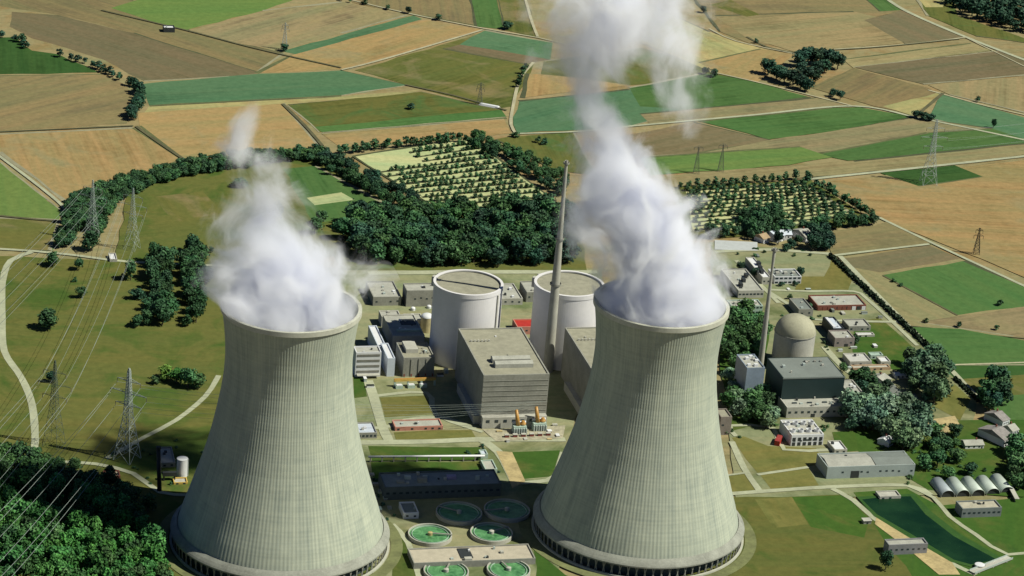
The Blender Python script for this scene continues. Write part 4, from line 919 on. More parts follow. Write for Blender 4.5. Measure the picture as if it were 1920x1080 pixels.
DARK, MID, BRIGHT, SILVER, DEEP, YEL = (0.028, 0.078, 0.034), (0.042, 0.105, 0.038), (0.040, 0.135, 0.034), (0.100, 0.175, 0.115), (0.018, 0.056, 0.034), (0.10, 0.17, 0.035)
TREES = [0]
def tree(px, py, h, w, col, lab, group=None, name='broadleaf_tree', parts=True, pos=None, tall=False, cat='tree'):
    p = pos if pos else U(px, py); TREES[0] += 1
    k = rnd.uniform(0.62, 1.55); c = (col[0] * k * rnd.uniform(.85, 1.15), col[1] * k, col[2] * k * rnd.uniform(.85, 1.2), 1)
    sxy = w / 0.76
    if parts:
        t = thing(name, lab, cat, (p.x, p.y, 0), rnd.uniform(0, 6.28), group)
        t.scale = (sxy, sxy * rnd.uniform(.9, 1.1), h)
        for nm, me in (('trunk', TRK), ('crown', rnd.choice(CRT if tall else CR))):
            o = bpy.data.objects.new(nm, me); COL.objects.link(o); o.parent = t; o.color = c
    else:
        t = bpy.data.objects.new(name, rnd.choice(SM)); COL.objects.link(t); t.location = (p.x, p.y, 0); t.rotation_euler = (0, 0, rnd.uniform(0, 6.28)); t.scale = (sxy, sxy, h); t.color = c
        tag(t, lab, cat, group)
    return t
def inside(x, y, poly):
    c = False; n = len(poly)
    for i in range(n):
        (x1, y1), (x2, y2) = poly[i], poly[(i + 1) % n]
        if (y1 > y) != (y2 > y) and x < (x2 - x1) * (y - y1) / (y2 - y1) + x1: c = not c
    return c
def wood(poly_px, step, h, w, col, lab, group, name='broadleaf_tree', parts=True, jit=0.35, prob=1.0, cols=None):
    q = [U(*p) for p in poly_px]; P2 = [(v.x, v.y) for v in q]
    x0, x1 = min(p[0] for p in P2), max(p[0] for p in P2); y0, y1 = min(p[1] for p in P2), max(p[1] for p in P2)
    y = y0; r = 0; n = 0
    while y < y1:
        x = x0 + (r % 2) * step / 2
        while x < x1:
            xx, yy = x + rnd.uniform(-jit, jit) * step, y + rnd.uniform(-jit, jit) * step
            if inside(xx, yy, P2) and rnd.random() < prob:
                k = rnd.uniform(0.68, 1.25); n += 1
                tree(0, 0, h * k, w * k * rnd.uniform(.9, 1.1), rnd.choice(cols) if cols else col, lab, group, name, parts, Vector((xx, yy, 0)))
            x += step
        y += step * 0.87; r += 1
    return n
def row(pts, step, h, w, col, lab, group, name='broadleaf_tree', parts=False, width=0.0, prob=1.0):
    q = [U(*p) for p in pts]; n = 0
    for a, b in zip(q, q[1:]):
        d = b - a; k = max(1, int(d.length / step)); pr = Vector((-d.y, d.x, 0)).normalized()
        for i in range(k):
            if rnd.random() > prob: continue
            p = a + d * ((i + rnd.uniform(-.3, .3)) / k) + pr * rnd.uniform(-width, width); s = rnd.uniform(.75, 1.2); n += 1
            tree(0, 0, h * s, w * s, col, lab, group, name, parts, p)
    return n
# forest by the near corner
n1 = wood([(-60, 905), (60, 915), (130, 950), (190, 955), (250, 985), (290, 1030), (300, 1075), (330, 1150), (330, 1230), (-100, 1230)], 9.6, 17, 11.5, BRIGHT, 'bright green tree of the dense forest beside the shaded cooling tower', 'trees of the bright forest', 'forest_tree', cols=[BRIGHT, BRIGHT, MID])
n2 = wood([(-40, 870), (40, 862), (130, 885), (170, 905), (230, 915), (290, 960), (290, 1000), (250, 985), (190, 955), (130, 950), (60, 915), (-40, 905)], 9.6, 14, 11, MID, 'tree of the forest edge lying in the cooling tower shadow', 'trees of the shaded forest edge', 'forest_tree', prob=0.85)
# wood behind the reactors
n3 = wood([(630, 442), (690, 415), (760, 412), (850, 410), (1000, 398), (1060, 400), (1085, 440), (1080, 500), (930, 502), (760, 502), (680, 500), (655, 470)], 12, 18, 15, DARK, 'dark green tree of the dense wood behind the white reactor drums', 'trees of the wood behind the drums', 'wood_tree', cols=[DARK, DARK, MID, DEEP])
# belts round the plantation
n4 = row([(584, 296), (640, 330), (700, 365), (745, 392), (790, 402), (840, 408)], 4.6, 11, 9, DARK, 'dark tree of the thick belt between the green field and the plantation', 'trees of the plantation field belt', 'windbreak_tree', True, 8)
n4 += row([(588, 288), (645, 318), (720, 358), (800, 400)], 4.8, 11, 9, DEEP, 'dark tree of the thick belt between the green field and the plantation', 'trees of the plantation field belt', 'windbreak_tree', True, 7)
n5 = row([(640, 290), (720, 279), (800, 272), (880, 266)], 5.0, 9, 8, DARK, 'small dark tree of the thin row on the plantation far side', 'trees of the plantation far row', 'row_tree', False, 2)
n6 = row([(880, 266), (930, 290), (980, 320), (1030, 350), (1060, 370)], 4.8, 10, 9, DARK, 'dark tree of the broad belt between the plantation and the steam', 'trees of the belt by the steam', 'windbreak_tree', True, 9)
n6 += row([(890, 262), (940, 284), (1000, 315), (1060, 345)], 5.0, 10, 9, MID, 'dark tree of the broad belt between the plantation and the steam', 'trees of the belt by the steam', 'windbreak_tree', True, 8)
# curved belt on the meadow
n7 = wood([(108, 466), (124, 405), (136, 376), (207, 351), (289, 327), (352, 311), (440, 302), (483, 296), (585, 290), (588, 303), (500, 309), (444, 319), (370, 328), (281, 354), (226, 378), (200, 415), (192, 446), (150, 430), (130, 466)], 5.7, 9, 8.6, DARK, 'tree of the long curved belt around the round lawn', 'trees of the curved belt', 'belt_tree', cols=[DARK, MID, DARK])
# plantation trees
def plantation(A, B, C_, D, nu, nv, h, w, lab, grp, skip=None, col=DARK, nm='plantation_tree'):
    a, b, c, d = (U(*p) for p in (A, B, C_, D)); n = 0
    sm_ = MARG[2]
    for j in range(nv):
        v = (j + .5) / nv; q1 = a * (1 - v) + d * v; q2 = b * (1 - v) + c * v
        if skip and skip(0.2, v): q1 = q1.lerp(q2, 0.42)
        k = (d - a).normalized() * 1.5; pts = [q1.lerp(q2, t / 30) - k * rnd.uniform(.5, 1.3) for t in range(31)] + [q1.lerp(q2, 1 - t / 30) + k * rnd.uniform(.5, 1.3) for t in range(31)]
        poly_sheet('planting_strip', pts, sm_)
    for i in range(nu):
        for j in range(nv):
            u, v = (i + (j % 2) * .5 + rnd.uniform(-.16, .16) + .2) / nu, (j + .5 + rnd.uniform(-.05, .05)) / nv
            if rnd.random() < 0.05 or (skip and skip(u, v)): continue
            p = (a * (1 - u) + b * u) * (1 - v) + (d * (1 - u) + c * u) * v; s = rnd.uniform(.7, 1.25); n += 1
            tree(0, 0, h * s, w * s, col, lab, grp, nm, False, p)
    return n
n8 = plantation((672, 298), (882, 266), (1045, 386), (838, 400), 20, 13, 5.0, 5.6, 'small round tree planted in rows on the pale plantation by the drums', 'young trees of the pale plantation', lambda u, v: v < 0.2 and u < 0.42)
n9 = plantation((1285, 356), (1508, 344), (1612, 408), (1305, 438), 20, 11, 5.4, 6.2, 'small tree planted in rows on the pale ground behind the offices', 'young trees behind the offices', col=DARK, nm='orchard_tree')
n10 = row([(1278, 354), (1400, 345), (1508, 338)], 8, 9, 8, DARK, 'tree of the straight belt framing the second plantation', 'trees of the second plantation belt', 'belt_tree', False, 2)
n10 += row([(1508, 340), (1560, 368), (1640, 414)], 7, 10, 9, DARK, 'tree of the straight belt framing the second plantation', 'trees of the second plantation belt', 'belt_tree', False, 3)
n10 += row([(1636, 422), (1560, 428), (1470, 440), (1400, 446), (1310, 448)], 8, 12, 11, DARK, 'tree of the straight belt framing the second plantation', 'trees of the second plantation belt', 'belt_tree', True, 5)
n10 += wood([(1395, 398), (1470, 390), (1490, 438), (1400, 440)], 10, 12, 11, DARK, 0, 'x') if False else 0
# far wood in the top corner, far copse, hedges
def mass(name, lab, cat, poly_px, step, h, w, col, kind='stuff'):
    q = [U(*p) for p in poly_px]; P2 = [(v.x, v.y) for v in q]; r = random.Random(5); m = MB()
    x0, x1 = min(p[0] for p in P2), max(p[0] for p in P2); y0, y1 = min(p[1] for p in P2), max(p[1] for p in P2); y = y0
    while y < y1:
        x = x0
        while x < x1:
            xx, yy = x + r.uniform(-.4, .4) * step, y + r.uniform(-.4, .4) * step
            if inside(xx, yy, P2):
                me = SM[r.randrange(4)]; k = r.uniform(.8, 1.2); s = w * k / .76; a = r.uniform(0, 6.28); ca, sa = math.cos(a), math.sin(a)
                m.add([(xx + s * (v.co.x * ca - v.co.y * sa), yy + s * (v.co.x * sa + v.co.y * ca), v.co.z * h * k) for v in me.vertices], [tuple(p.vertices) for p in me.polygons])
            x += step
        y += step
    o = m.build(name, fm); o.color = (*col, 1); tag(o, lab, cat, None, kind); return o
mass('far_wood', 'dark far wood covering the corner beyond the diagonal road', 'wood', [(1770, -60), (2060, -60), (2060, 90), (1900, 62), (1800, 30), (1775, 10)], 13, 16, 16, DEEP)
FT = [
 ((1440, 140), 17, 18), ((1455, 150), 16, 17), ((1470, 156), 16, 17), ((1486, 160), 17, 18), ((1500, 168), 16, 16), ((1512, 172), 14, 14), ((1500, 125), 18, 18), ((1515, 118), 18, 18), ((1530, 122), 17, 18), ((1545, 120), 17, 18), ((1560, 122), 17, 17), ((1570, 130), 16, 16), ((1530, 140), 15, 16), ((1545, 138), 15, 16), ((1515, 150), 14, 16), ((1528, 155), 13, 14), ((1500, 142), 15, 16)]
for (p, h, w) in FT: tree(*p, h, w, DEEP, 'dark tree of the isolated copse among the far tan fields', 'trees of the far copse', 'copse_tree', True)
row([(8, 72), (40, 80), (50, 95)], 9, 8, 9, DEEP, 'dark tree of the hedge fringing the dark green field corner', 'trees of the far hedge', 'hedge_tree', False, 1)
row([(115, 108), (160, 120), (205, 140), (230, 155)], 9, 8, 9, DEEP, 'dark tree of the hedge fringing the dark green field corner', 'trees of the far hedge', 'hedge_tree', False, 1)
row([(245, 160), (260, 170), (265, 195), (250, 215), (240, 230)], 7, 11, 10, DEEP, 'dark tree of the bent hedge at the teal strip end', 'trees of the bent hedge', 'hedge_tree', True, 3)
row([(985, 132), (975, 150), (972, 170)], 9, 8, 8, DARK, 'small dark tree lining the curved track near the steam', 'trees on the curved track', 'hedge_tree', False, 1)
row([(640, 2), (700, 12), (750, 24)], 12, 6, 7, DARK, 'small bush along the straight far track', 'bushes on the far track', 'hedge_bush', False, 1, 0.6)
singles = [
 (533, 96, 8, 9, DEEP, 'dark bush at the end of the thin teal strip'), (770, 205, 7, 9, DEEP, 'lone dark bush in the olive field below the teal field'), (765, 26, 8, 8, DEEP, 'dark tree on the far track before the tan stripes'),
 (822, 38, 7, 11, DEEP, 'dark tree pair-like bush on the track near the green strip'), (950, 55, 9, 12, DEEP, 'wide dark bush below the far green strip'), (965, 258, 6, 10, DARK, 'low dark bush at the track junction by the plantation'),
 (1008, 268, 7, 7, DARK, 'small dark bush just right of the track junction'), (1020, 272, 7, 8, DEEP, 'second dark bush beyond the track junction'), (1318, 24, 8, 9, DEEP, 'dark tree beside the top of the steam'), (1418, 82, 6, 6, DEEP, 'tiny dark bush on the bent far ditch'),
 (1322, 140, 8, 8, DEEP, 'dark tree next to the steam column by the green field'), (1338, 145, 9, 9, DEEP, 'larger dark tree next to the steam column by the green field'), (1562, 182, 9, 8, DEEP, 'dark tree below the copse, nearer it'), (1575, 188, 10, 10, DEEP, 'dark tree below the copse, farther from it'),
 (1718, 222, 8, 11, DEEP, 'dark bush group end at the yellow triangle tip'), (1732, 226, 9, 12, DEEP, 'dark bush in the middle of the crossing by the teal field'), (1745, 228, 8, 9, DEEP, 'dark bush at the edge of the teal field crossing'), (1832, 192, 7, 7, DEEP, 'small dark tree on the upper border of the right teal field'),
 (1862, 241, 10, 6, DEEP, 'upright dark tree inside the teal field'), (1675, 530, 4, 5, DARK, 'dark bush on the green field edge, nearer its corner'), (1689, 538, 4, 5, DARK, 'dark bush on the green field edge, just inward of the corner'), (1875, 574, 6, 7, DARK, 'dark bush on the far border of the big green field'),
 (1735, 606, 5, 5, DARK, 'small bush on the tan strip below the big green field'), (1798, 615, 6, 6, DARK, 'small bush at the border of the bottom green field'),
 (1867, 620, 5, 6, DARK, 'small bush beside the pale lane at the frame edge'),
 (92, 618, 17, 17, MID, 'large lone tree with long shadow on the open meadow'), (98, 500, 12, 11, DARK, 'tree just below the lane, nearest the bend'), (148, 508, 10, 9, DARK, 'round tree below the lane, second from the bend'), (153, 560, 10, 8, DARK, 'small tree under the cables in mid meadow'), (140, 530, 5, 5, DARK, 'tiny bush under the cables below the lane'),
 (172, 470, 17, 15, DARK, 'round dark tree wrapped by the pylon cables beside the lane'), (95, 718, 9, 8, DEEP, 'small dark tree at the foot of the dark pylon'),
 (245, 527, 17, 11, DARK, 'dark tree at the outer end of the meadow grove'), (258, 562, 9, 11, DEEP, 'small dark tree left of the meadow grove middle'), (258, 614, 11, 10, DARK, 'small tree at the lower outer corner of the grove'), (232, 526, 6, 7, DEEP, 'low dark bush by the lane at the grove end'),
 (310, 712, 11, 11, YEL, 'yellow green tree of the clump beside the tower, outermost'), (330, 720, 12, 12, BRIGHT, 'bright tree of the clump beside the tower, in its middle'), (352, 728, 15, 15, MID, 'big rounded tree of the clump beside the tower'), (372, 730, 12, 12, MID, 'tree of the clump closest to the cooling tower'), (292, 722, 7, 8, MID, 'low bush at the outer foot of the clump beside the tower'),
 (1660, 1070, 14, 9, DARK, 'slim dark tree below the grey intake building'), (1662, 1044, 5, 7, DEEP, 'dark bush at the corner of the grey intake building'),
 (1500, 522, 10, 8, DEEP, 'dark tree at the right end of the white fronted office'), (1448, 515, 7, 6, DEEP, 'small dark tree between thin stack and white office'), (1450, 527, 6, 6, DEEP, 'dark bush in front of the white office by the thin stack'), (1465, 538, 5, 6, DEEP, 'dark bush below the white office, nearer the stack'), (1490, 537, 5, 6, DEEP, 'dark bush below the white office, farther from the stack'),
 (1516, 583, 7, 7, DEEP, 'dark tree between the grey store and long garage'), (1480, 562, 5, 5, DARK, 'small dark bush at the corner of the grey store'), (1603, 648, 9, 7, DARK, 'dark tree at the end of the brown store'), (1357, 590, 10, 9, DARK, 'dark tree right behind the cooling tower rim'), (1388, 508, 8, 8, DEEP, 'dark tree on the laboratory forecourt by the steam'), (1415, 520, 8, 8, DEEP, 'dark tree between the two laboratories'),
 (1620, 740, 9, 9, DARK, 'dark tree between the hall annex and the light roofed house'), (1600, 718, 10, 10, MID, 'olive tree at the corner of the dark hall'), (1580, 700, 8, 8, MID, 'small olive tree beside the road behind the dark hall'),
 (360, 455, 6, 6, DARK, 'small tree on the round lawn near the steam'), (395, 475, 6, 6, DARK, 'small tree on the round lawn closest to the steam'), (450, 352, 8, 14, DARK, 'flat wide bush below the curved belt end'), (515, 420, 18, 18, DARK, 'dark tree glimpsed through the thin steam'), (590, 440, 16, 14, DARK, 'dark tree beside the thin steam at the wood edge'), (602, 422, 13, 12, DARK, 'smaller dark tree by the green field corner'),
]
for (x, y, h, w, c, lab) in singles: tree(x, y, h, w, c, lab, parts=h >= 8)
# meadow grove
wood([(270, 490), (318, 492), (322, 560), (318, 615), (268, 615), (285, 560)], 9.5, 15, 11, DARK, 'dark tree of the broader row of the meadow grove', 'trees of the broader grove row', 'grove_tree')
wood([(338, 470), (384, 470), (388, 540), (374, 615), (345, 615), (345, 540)], 9.5, 15, 11, DARK, 'dark tree of the slimmer row of the meadow grove beside the steam', 'trees of the slimmer grove row', 'grove_tree')
# trees round the old unit
wood([(1350, 600), (1415, 588), (1440, 640), (1410, 690), (1350, 690)], 10.5, 14, 12, MID, 'tree of the clump between cooling tower and dome', 'trees between tower and dome', 'park_tree')
wood([(1352, 706), (1395, 705), (1430, 745), (1458, 790), (1440, 806), (1362, 780)], 9.5, 13, 12, MID, 'tree of the slope between cooling tower and dark hall', 'trees between tower and dark hall', 'park_tree', cols=[MID, SILVER, MID])
wood([(1585, 775), (1640, 770), (1720, 785), (1742, 820), (1725, 850), (1680, 850), (1640, 815), (1590, 812)], 10.0, 18, 16, SILVER, 'tall silvery green tree of the cluster above the long hall', 'silvery trees above the long hall', 'poplar_tree', cols=[SILVER, SILVER, (0.055, 0.11, 0.055)])
wood([(1690, 690), (1750, 675), (1785, 710), (1765, 755), (1730, 765), (1700, 725)], 10.0, 18, 16, SILVER, 'silvery green tree of the round cluster beside the plant road', 'silvery trees beside the plant road', 'poplar_tree', cols=[(0.05, 0.10, 0.055), (0.06, 0.12, 0.07)])
wood([(1838, 740), (1878, 730), (1880, 775), (1845, 785)], 9, 18, 15, DEEP, 'dark tree of the tight group at the road end by the houses', 'dark trees at the road end', 'park_tree', cols=[DEEP, DARK])
wood([(1720, 860), (1760, 845), (1800, 850), (1830, 870), (1860, 880), (1850, 895), (1740, 905)], 12, 12, 12, DARK, 'garden tree behind the barrel huts', 'garden trees behind the huts', 'garden_tree', cols=[DARK, MID, DEEP], prob=0.8)
wood([(1745, 815), (1800, 800), (1815, 830), (1790, 850), (1750, 845)], 11, 11, 11, DARK, 'garden tree between long hall and bungalow', 'garden trees by the bungalow', 'garden_tree', cols=[DARK, MID], prob=0.75)
wood([(1890, 850), (1960, 830), (1960, 930), (1915, 930), (1890, 890)], 10, 14, 13, DARK, 'garden tree on the frame side of the long farmhouse', 'garden trees past the farmhouse', 'garden_tree', cols=[MID, DARK])
wood([(1432, 458), (1545, 448), (1568, 470), (1520, 476), (1436, 470)], 10, 10, 9, DEEP, 'dark garden tree among the white roofed houses', 'garden trees among white roofs', 'garden_tree', prob=0.5)
wood([(1520, 440), (1560, 446), (1568, 472), (1522, 472)], 9, 13, 12, DEEP, 'dark tree of the round clump at the house cluster end', 'trees at the house cluster end', 'garden_tree')
wood([(1395, 405), (1450, 400), (1480, 440), (1440, 448), (1390, 442)], 10, 12, 12, DARK, 'larger tree of the clump between plantation rows and white roofs', 'trees between plantation and roofs', 'garden_tree')
# shrubs, yard equipment
def scatter_shrubs(pts, lab, grp, h, w, col, per=3, spread=7):
    for (x, y) in pts:
        c = U(x, y)
        for _ in range(per):
            tree(0, 0, h * rnd.uniform(.6, 1.3), w * rnd.uniform(.6, 1.3), col, lab, grp, 'shrub', False, Vector((c.x + rnd.uniform(-spread, spread), c.y + rnd.uniform(-spread, spread), 0)), cat='shrub')
scatter_shrubs([(1440, 470), (1400, 475), (1500, 478), (1470, 600), (1540, 600), (1555, 650), (1590, 700), (1640, 700), (1560, 720), (1640, 760), (1735, 790), (1760, 800), (1790, 870), (1840, 890), (1890, 905)], 'low dark shrub among the buildings of the old unit', 'shrubs of the old unit', 3.0, 4.2, DARK, 3, 10)
scatter_shrubs([(1370, 815), (1450, 800), (1560, 805), (1650, 850), (1700, 905), (1730, 850), (1540, 745), (1750, 880)], 'low green shrub near the fan cooler and long hall', 'shrubs near the long hall', 3.0, 4.0, MID, 3, 8)
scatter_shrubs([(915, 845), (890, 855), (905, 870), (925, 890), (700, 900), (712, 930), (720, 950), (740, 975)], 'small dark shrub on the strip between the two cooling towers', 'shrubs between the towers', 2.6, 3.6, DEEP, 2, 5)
scatter_shrubs([(205, 860), (250, 880), (280, 850), (330, 835), (380, 845), (270, 905), (310, 915)], 'low shrub on the ground around the black stack and white tank', 'shrubs by the black stack', 2.6, 3.6, DARK, 2, 6)
def boxes(pts, lab, grp, nm, cat, mats, dims):
    for (x, y) in pts:
        p = U(x, y); t = thing(nm, lab, cat, (p.x, p.y, 0), GRID + rnd.choice([0, R(90)]), grp); L2, W2, H2 = (v * rnd.uniform(.7, 1.3) for v in dims)
        wbox(t, 'body', rnd.choice(mats), -L2 / 2, L2 / 2, -W2 / 2, W2 / 2, 0.15, H2); wbox(t, 'lid', rnd.choice(mats), -L2 / 2 - .15, L2 / 2 + .15, -W2 / 2 - .15, W2 / 2 + .15, H2 + 0.003, H2 + .25); wbox(t, 'plinth', conc, -L2 / 2 + .3, L2 / 2 - .3, -W2 / 2 + .2, W2 / 2 - .2, 0, .147)
boxes([(695, 893), (704, 912), (712, 925), (700, 940), (722, 938), (730, 955), (712, 960), (735, 935)], 'grey equipment box in the shaded yard beside the small pale-fronted shed', 'equipment boxes in the shaded yard', 'equipment_box', 'equipment box', [steel, conc, pgreen], (3.5, 2.4, 2.2))
boxes([(936, 812), (952, 830), (1030, 812), (1040, 800), (1030, 826), (1045, 820), (985, 826)], 'pale crate lying on the gravel round the transformers', 'crates round the transformers', 'crate', 'crate', [conc_l, orr, white, dirt_m], (3.0, 2.2, 1.6))
boxes([(700, 640), (730, 690), (748, 728), (684, 716), (694, 728), (825, 706), (836, 700)], 'small steel container in the alleys round the louvred building', 'containers in the alleys', 'container', 'container', [steel, white, blackm], (4.5, 2.4, 2.5))
boxes([(1420, 482), (1478, 545), (1515, 545), (1580, 590), (1620, 590), (1650, 598), (1560, 585), (1600, 655), (1575, 660), (1640, 652), (1615, 700), (1590, 694)], 'pale stacked material box in the yards behind the dome', 'material boxes behind the dome', 'material_box', 'box', [conc_l, white, steel, roofd], (4.5, 2.6, 2.0))
wood([(1592, 718), (1640, 706), (1668, 735), (1625, 756)], 10, 11, 11, DARK, 'dark tree of the loose group between dark hall and car park', 'trees by the car park', 'park_tree', cols=[DARK, DEEP, MID], prob=0.8)
wood([(1560, 770), (1590, 765), (1600, 800), (1570, 806)], 9, 12, 11, MID, 'green tree beside the white fan cooler', 'trees by the fan cooler', 'park_tree', prob=0.8)
# clipped hedge along the plant boundary
def hedge(lab, pts, w, h):
    q = [U(*p) for p in pts]; o0 = q[0]; m = MB(); r = random.Random(3)
    for a, b in zip(q, q[1:]):
        d = b - a; n = int(d.length / 1.4); pr = Vector((-d.y, d.x, 0)).normalized()
        for i in range(n):
            for _ in range(13):
                c = a + d * (i / n) + pr * r.uniform(-w / 2, w / 2) + Vector((0, 0, r.uniform(0.3, h)))
                nr2 = Vector((r.gauss(0, 1), r.gauss(0, 1), r.gauss(.5, 1))).normalized(); p = nr2.orthogonal().normalized(); s = r.uniform(.9, 1.6); k = nr2.cross(p)
                m.add([c + p * s, c + k * s, c - p * s, c - k * s], [(0, 1, 2, 3)])
    o = m.build('boundary_hedge', fm); o.color = (0.014, 0.03, 0.016, 1); return tag(o, lab, 'hedge')
hedge('dark straight hedge running diagonally along the plant boundary road', [(1556, 482), (1640, 560), (1742, 655)], 3.0, 3.4)
hedge('short dark continuation of the boundary hedge past the silvery trees', [(1790, 712), (1835, 755)], 2.2, 2.6)

# ------------------------------------------------------------------ STEAM
def steam(name, lab, tubes, dens, scale=1.0, seed=0.0, step=0.09):
    """tubes: lists of (px, py, half width px, density) along each rising column, at the tower's own distance"""
    mat = bpy.data.materials.new(name); mat.use_nodes = True; nt = mat.node_tree; N, L = nt.nodes, nt.links
    N.remove(N['Principled BSDF']); out = N['Material Output']
    pv = N.new('ShaderNodeVolumePrincipled'); L.new(pv.outputs[0], out.inputs['Volume'])
    pv.inputs['Color'].default_value = (0.935, 0.945, 1.0, 1); pv.inputs['Anisotropy'].default_value = 0.0
    pos = N.new('ShaderNodeNewGeometry').outputs['Position']
    sx = N.new('ShaderNodeSeparateXYZ'); L.new(pos, sx.inputs[0])
    total = None; m = MB()
    n1 = N.new('ShaderNodeTexNoise'); n1.inputs['Scale'].default_value = 0.020 * scale; n1.inputs['Detail'].default_value = 2; L.new(mapping(N, L, pos, loc=(seed, seed * 2, seed)), n1.inputs['Vector'])
    wob = N.new('ShaderNodeVectorMath'); wob.operation = 'SUBTRACT'; L.new(n1.outputs['Color'], wob.inputs[0]); wob.inputs[1].default_value = (0.5, 0.5, 0.5)
    wob2 = N.new('ShaderNodeSeparateXYZ'); L.new(wob.outputs[0], wob2.inputs[0])
    wv = N.new('ShaderNodeVectorMath'); wv.operation = 'MULTIPLY_ADD'; L.new(wob.outputs[0], wv.inputs[0]); wv.inputs[1].default_value = (55, 55, 45); L.new(mapping(N, L, pos, loc=(seed * 3, 0, seed), scale=(1, 1, 0.75)), wv.inputs[2])
    fbm = noise_tex(N, L, wv.outputs[0], 0.052 * scale, 8, 0.63, 0.3)
    for tb in tubes:
        pts = []
        for (z, x, y, r, d) in tb: pts.append((z, x, y, r, d))
        z0, z1 = pts[0][0], pts[-1][0]
        tz = rngmap(N, L, sx.outputs[2], z0, z1)
        def curve(idx, lo, hi):
            n = N.new('ShaderNodeFloatCurve'); c = n.mapping.curves[0]
            vals = [((p[0] - z0) / (z1 - z0), (p[idx] - lo) / (hi - lo)) for p in pts]
            c.points[0].location = vals[0]; c.points[-1].location = vals[-1]
            for v in vals[1:-1]: c.points.new(*v)
            n.mapping.update(); L.new(tz, n.inputs['Value'])
            return mth(N, L, 'MULTIPLY_ADD', n.outputs[0], hi - lo, lo)
        mk = lambda i: (min(p[i] for p in pts) - 0.5, max(p[i] for p in pts) + 0.5)
        cx, cy, rr, dd = curve(1, *mk(1)), curve(2, *mk(2)), curve(3, *mk(3)), curve(4, 0.0, max(p[4] for p in pts) + 0.01)
        amp = mth(N, L, 'MULTIPLY', rr, 0.75)
        dx = mth(N, L, 'ADD', mth(N, L, 'SUBTRACT', sx.outputs[0], cx), mth(N, L, 'MULTIPLY', wob2.outputs[0], amp))
        dy = mth(N, L, 'ADD', mth(N, L, 'SUBTRACT', sx.outputs[1], cy), mth(N, L, 'MULTIPLY', wob2.outputs[1], amp))
        dist = mth(N, L, 'SQRT', mth(N, L, 'ADD', mth(N, L, 'MULTIPLY', dx, dx), mth(N, L, 'MULTIPLY', dy, dy)))
        e = mth(N, L, 'SUBTRACT', 1.0, mth(N, L, 'DIVIDE', dist, mth(N, L, 'MULTIPLY', rr, 0.99)))          # 1 on the axis, 0 at the edge
        # billows eat into the edge; denser columns keep a solid heart
        e = mth(N, L, 'SUBTRACT', mth(N, L, 'MULTIPLY', e, 1.75), mth(N, L, 'MULTIPLY', mth(N, L, 'SUBTRACT', fbm, 0.37), 4.4))
        e = mth(N, L, 'ADD', e, mth(N, L, 'MULTIPLY', mth(N, L, 'SUBTRACT', dd, 0.55), 0.55))
        e = mth(N, L, 'ADD', e, rngmap(N, L, sx.outputs[2], 158, 172, 1.1, 0.0))
        e = mth(N, L, 'MULTIPLY', mth(N, L, 'POWER', rngmap(N, L, e, 0.0, 0.95), 1.5), dd)
        gate = mth(N, L, 'MULTIPLY', rngmap(N, L, sx.outputs[2], z0 - 0.1, z0 + 1.5), rngmap(N, L, sx.outputs[2], z1 - 14, z1, 1, 0))
        e = mth(N, L, 'MULTIPLY', e, gate)
        total = e if total is None else mth(N, L, 'MAXIMUM', total, e)
        ring = []
        n = 20; seg = 28
        def at(z):
            for p, q in zip(pts, pts[1:]):
                if z <= q[0]: t_ = (z - p[0]) / (q[0] - p[0]); return [p[i] + (q[i] - p[i]) * t_ for i in range(5)]
            return list(pts[-1])
        vs = []; zs = [z0 + (z1 - z0) * i / n for i in range(n + 1)]
        for z in zs:
            _, x, y, r, d = at(z)
            k = 1.12 if z > 172 else (0.995 if z < 161 else 1.04)
            for s in range(seg):
                a = 2 * math.pi * s / seg; w = k * r * (1 + (0.05 * noise.noise(Vector((x * .1 + math.cos(a) * 2, math.sin(a) * 2, z * .05))) if z > z0 + 4 else 0))
                vs.append((x + w * math.cos(a), y + w * math.sin(a), z))
        fs = [(i * seg + s, i * seg + (s + 1) % seg, (i + 1) * seg + (s + 1) % seg, (i + 1) * seg + s) for i in range(n) for s in range(seg)] + [tuple(range(seg))[::-1], tuple(n * seg + s for s in range(seg))]
        m.add(vs, fs)
    L.new(mth(N, L, 'MULTIPLY', total, dens), pv.inputs['Density'])
    o = m.build(name, mat)
    if len(tubes) > 1:
        md = o.modifiers.new('union', 'REMESH'); md.mode = 'VOXEL'; md.voxel_size = 3.5; md.adaptivity = 0
    mat.cycles.volume_step_rate = step
    return tag(o, lab, 'steam', None, 'stuff')
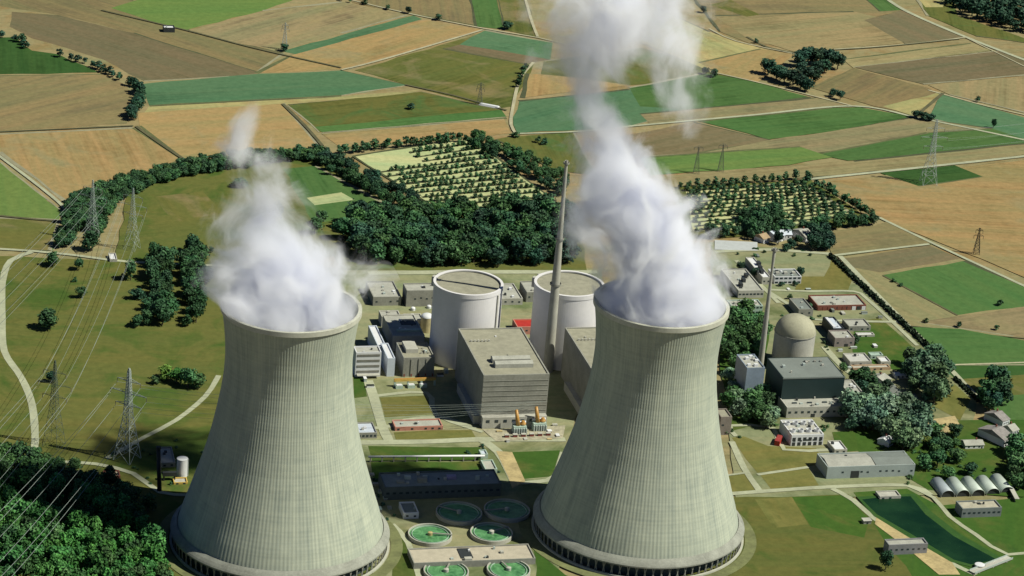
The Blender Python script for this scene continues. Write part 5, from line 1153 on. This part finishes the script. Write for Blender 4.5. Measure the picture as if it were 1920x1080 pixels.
def px_tube(T, rows):
    """columns read off at the tower's own depth plane (y = T.y), so every row becomes a height and a radius in metres"""
    out = []
    for (px, py, hw, d) in rows:
        a, b_ = px - 960.0, 540.0 - py; u, v = a * cr - b_ * sr, a * sr + b_ * cr
        dx, dy, dz = u / F_PX, cp + v / F_PX * sp, -sp + v / F_PX * cp
        t = T[1] / dy; z = CAM_H + dz * t
        out.append((z, dx * t, T[1], hw * t / F_PX * 1.02, d))
    return sorted(out)
t1 = px_tube(T1, [(541, 604, 118, 1.0), (543, 578, 121, 1.0), (545, 562, 134, 1.0), (548, 545, 160, 1.0), (550, 525, 180, .92), (545, 500, 174, .82), (530, 475, 154, .72), (512, 450, 138, .62), (497, 420, 126, .54), (500, 385, 112, .47), (507, 352, 94, .46), (494, 322, 82, .47), (468, 290, 84, .46), (446, 262, 78, .44), (455, 232, 64, .43), (474, 205, 44, .38), (486, 178, 20, .25)])
t2 = px_tube(T2, [(1238, 596, 113, 1.0), (1241, 570, 117, 1.0), (1241, 552, 126, 1.0), (1240, 530, 144, 1.0), (1233, 505, 160, 1.0), (1220, 470, 164, 1.0), (1203, 430, 156, 1.0), (1182, 390, 146, 1.0), (1168, 350, 134, .96), (1152, 310, 120, .9), (1138, 275, 108, .78), (1128, 250, 98, .58), (1112, 215, 100, .46), (1092, 170, 106, .46), (1098, 130, 128, .5), (1130, 95, 152, .56), (1160, 50, 178, .62), (1170, 10, 195, .63), (1170, -60, 195, .6)])
t3 = px_tube(T2, [(1290, 262, 28, .32), (1286, 215, 60, .44), (1280, 175, 74, .48), (1272, 130, 88, .5), (1255, 90, 104, .54), (1228, 40, 124, .56), (1220, -40, 124, .52)])
steam('steam_plume', 'thinner white steam curling off the cooling tower nearer the forest', [t1], 0.17, 1.0, 3.0)
steam('steam_plume', 'tall dense white steam column rising from the cooling tower nearer the channel', [t2, t3], 0.17, 1.0, 9.0)
print('TREES', TREES[0], 'parts', n1, n2, n3, n4, n5, n6, n7, n8, n9, n10)
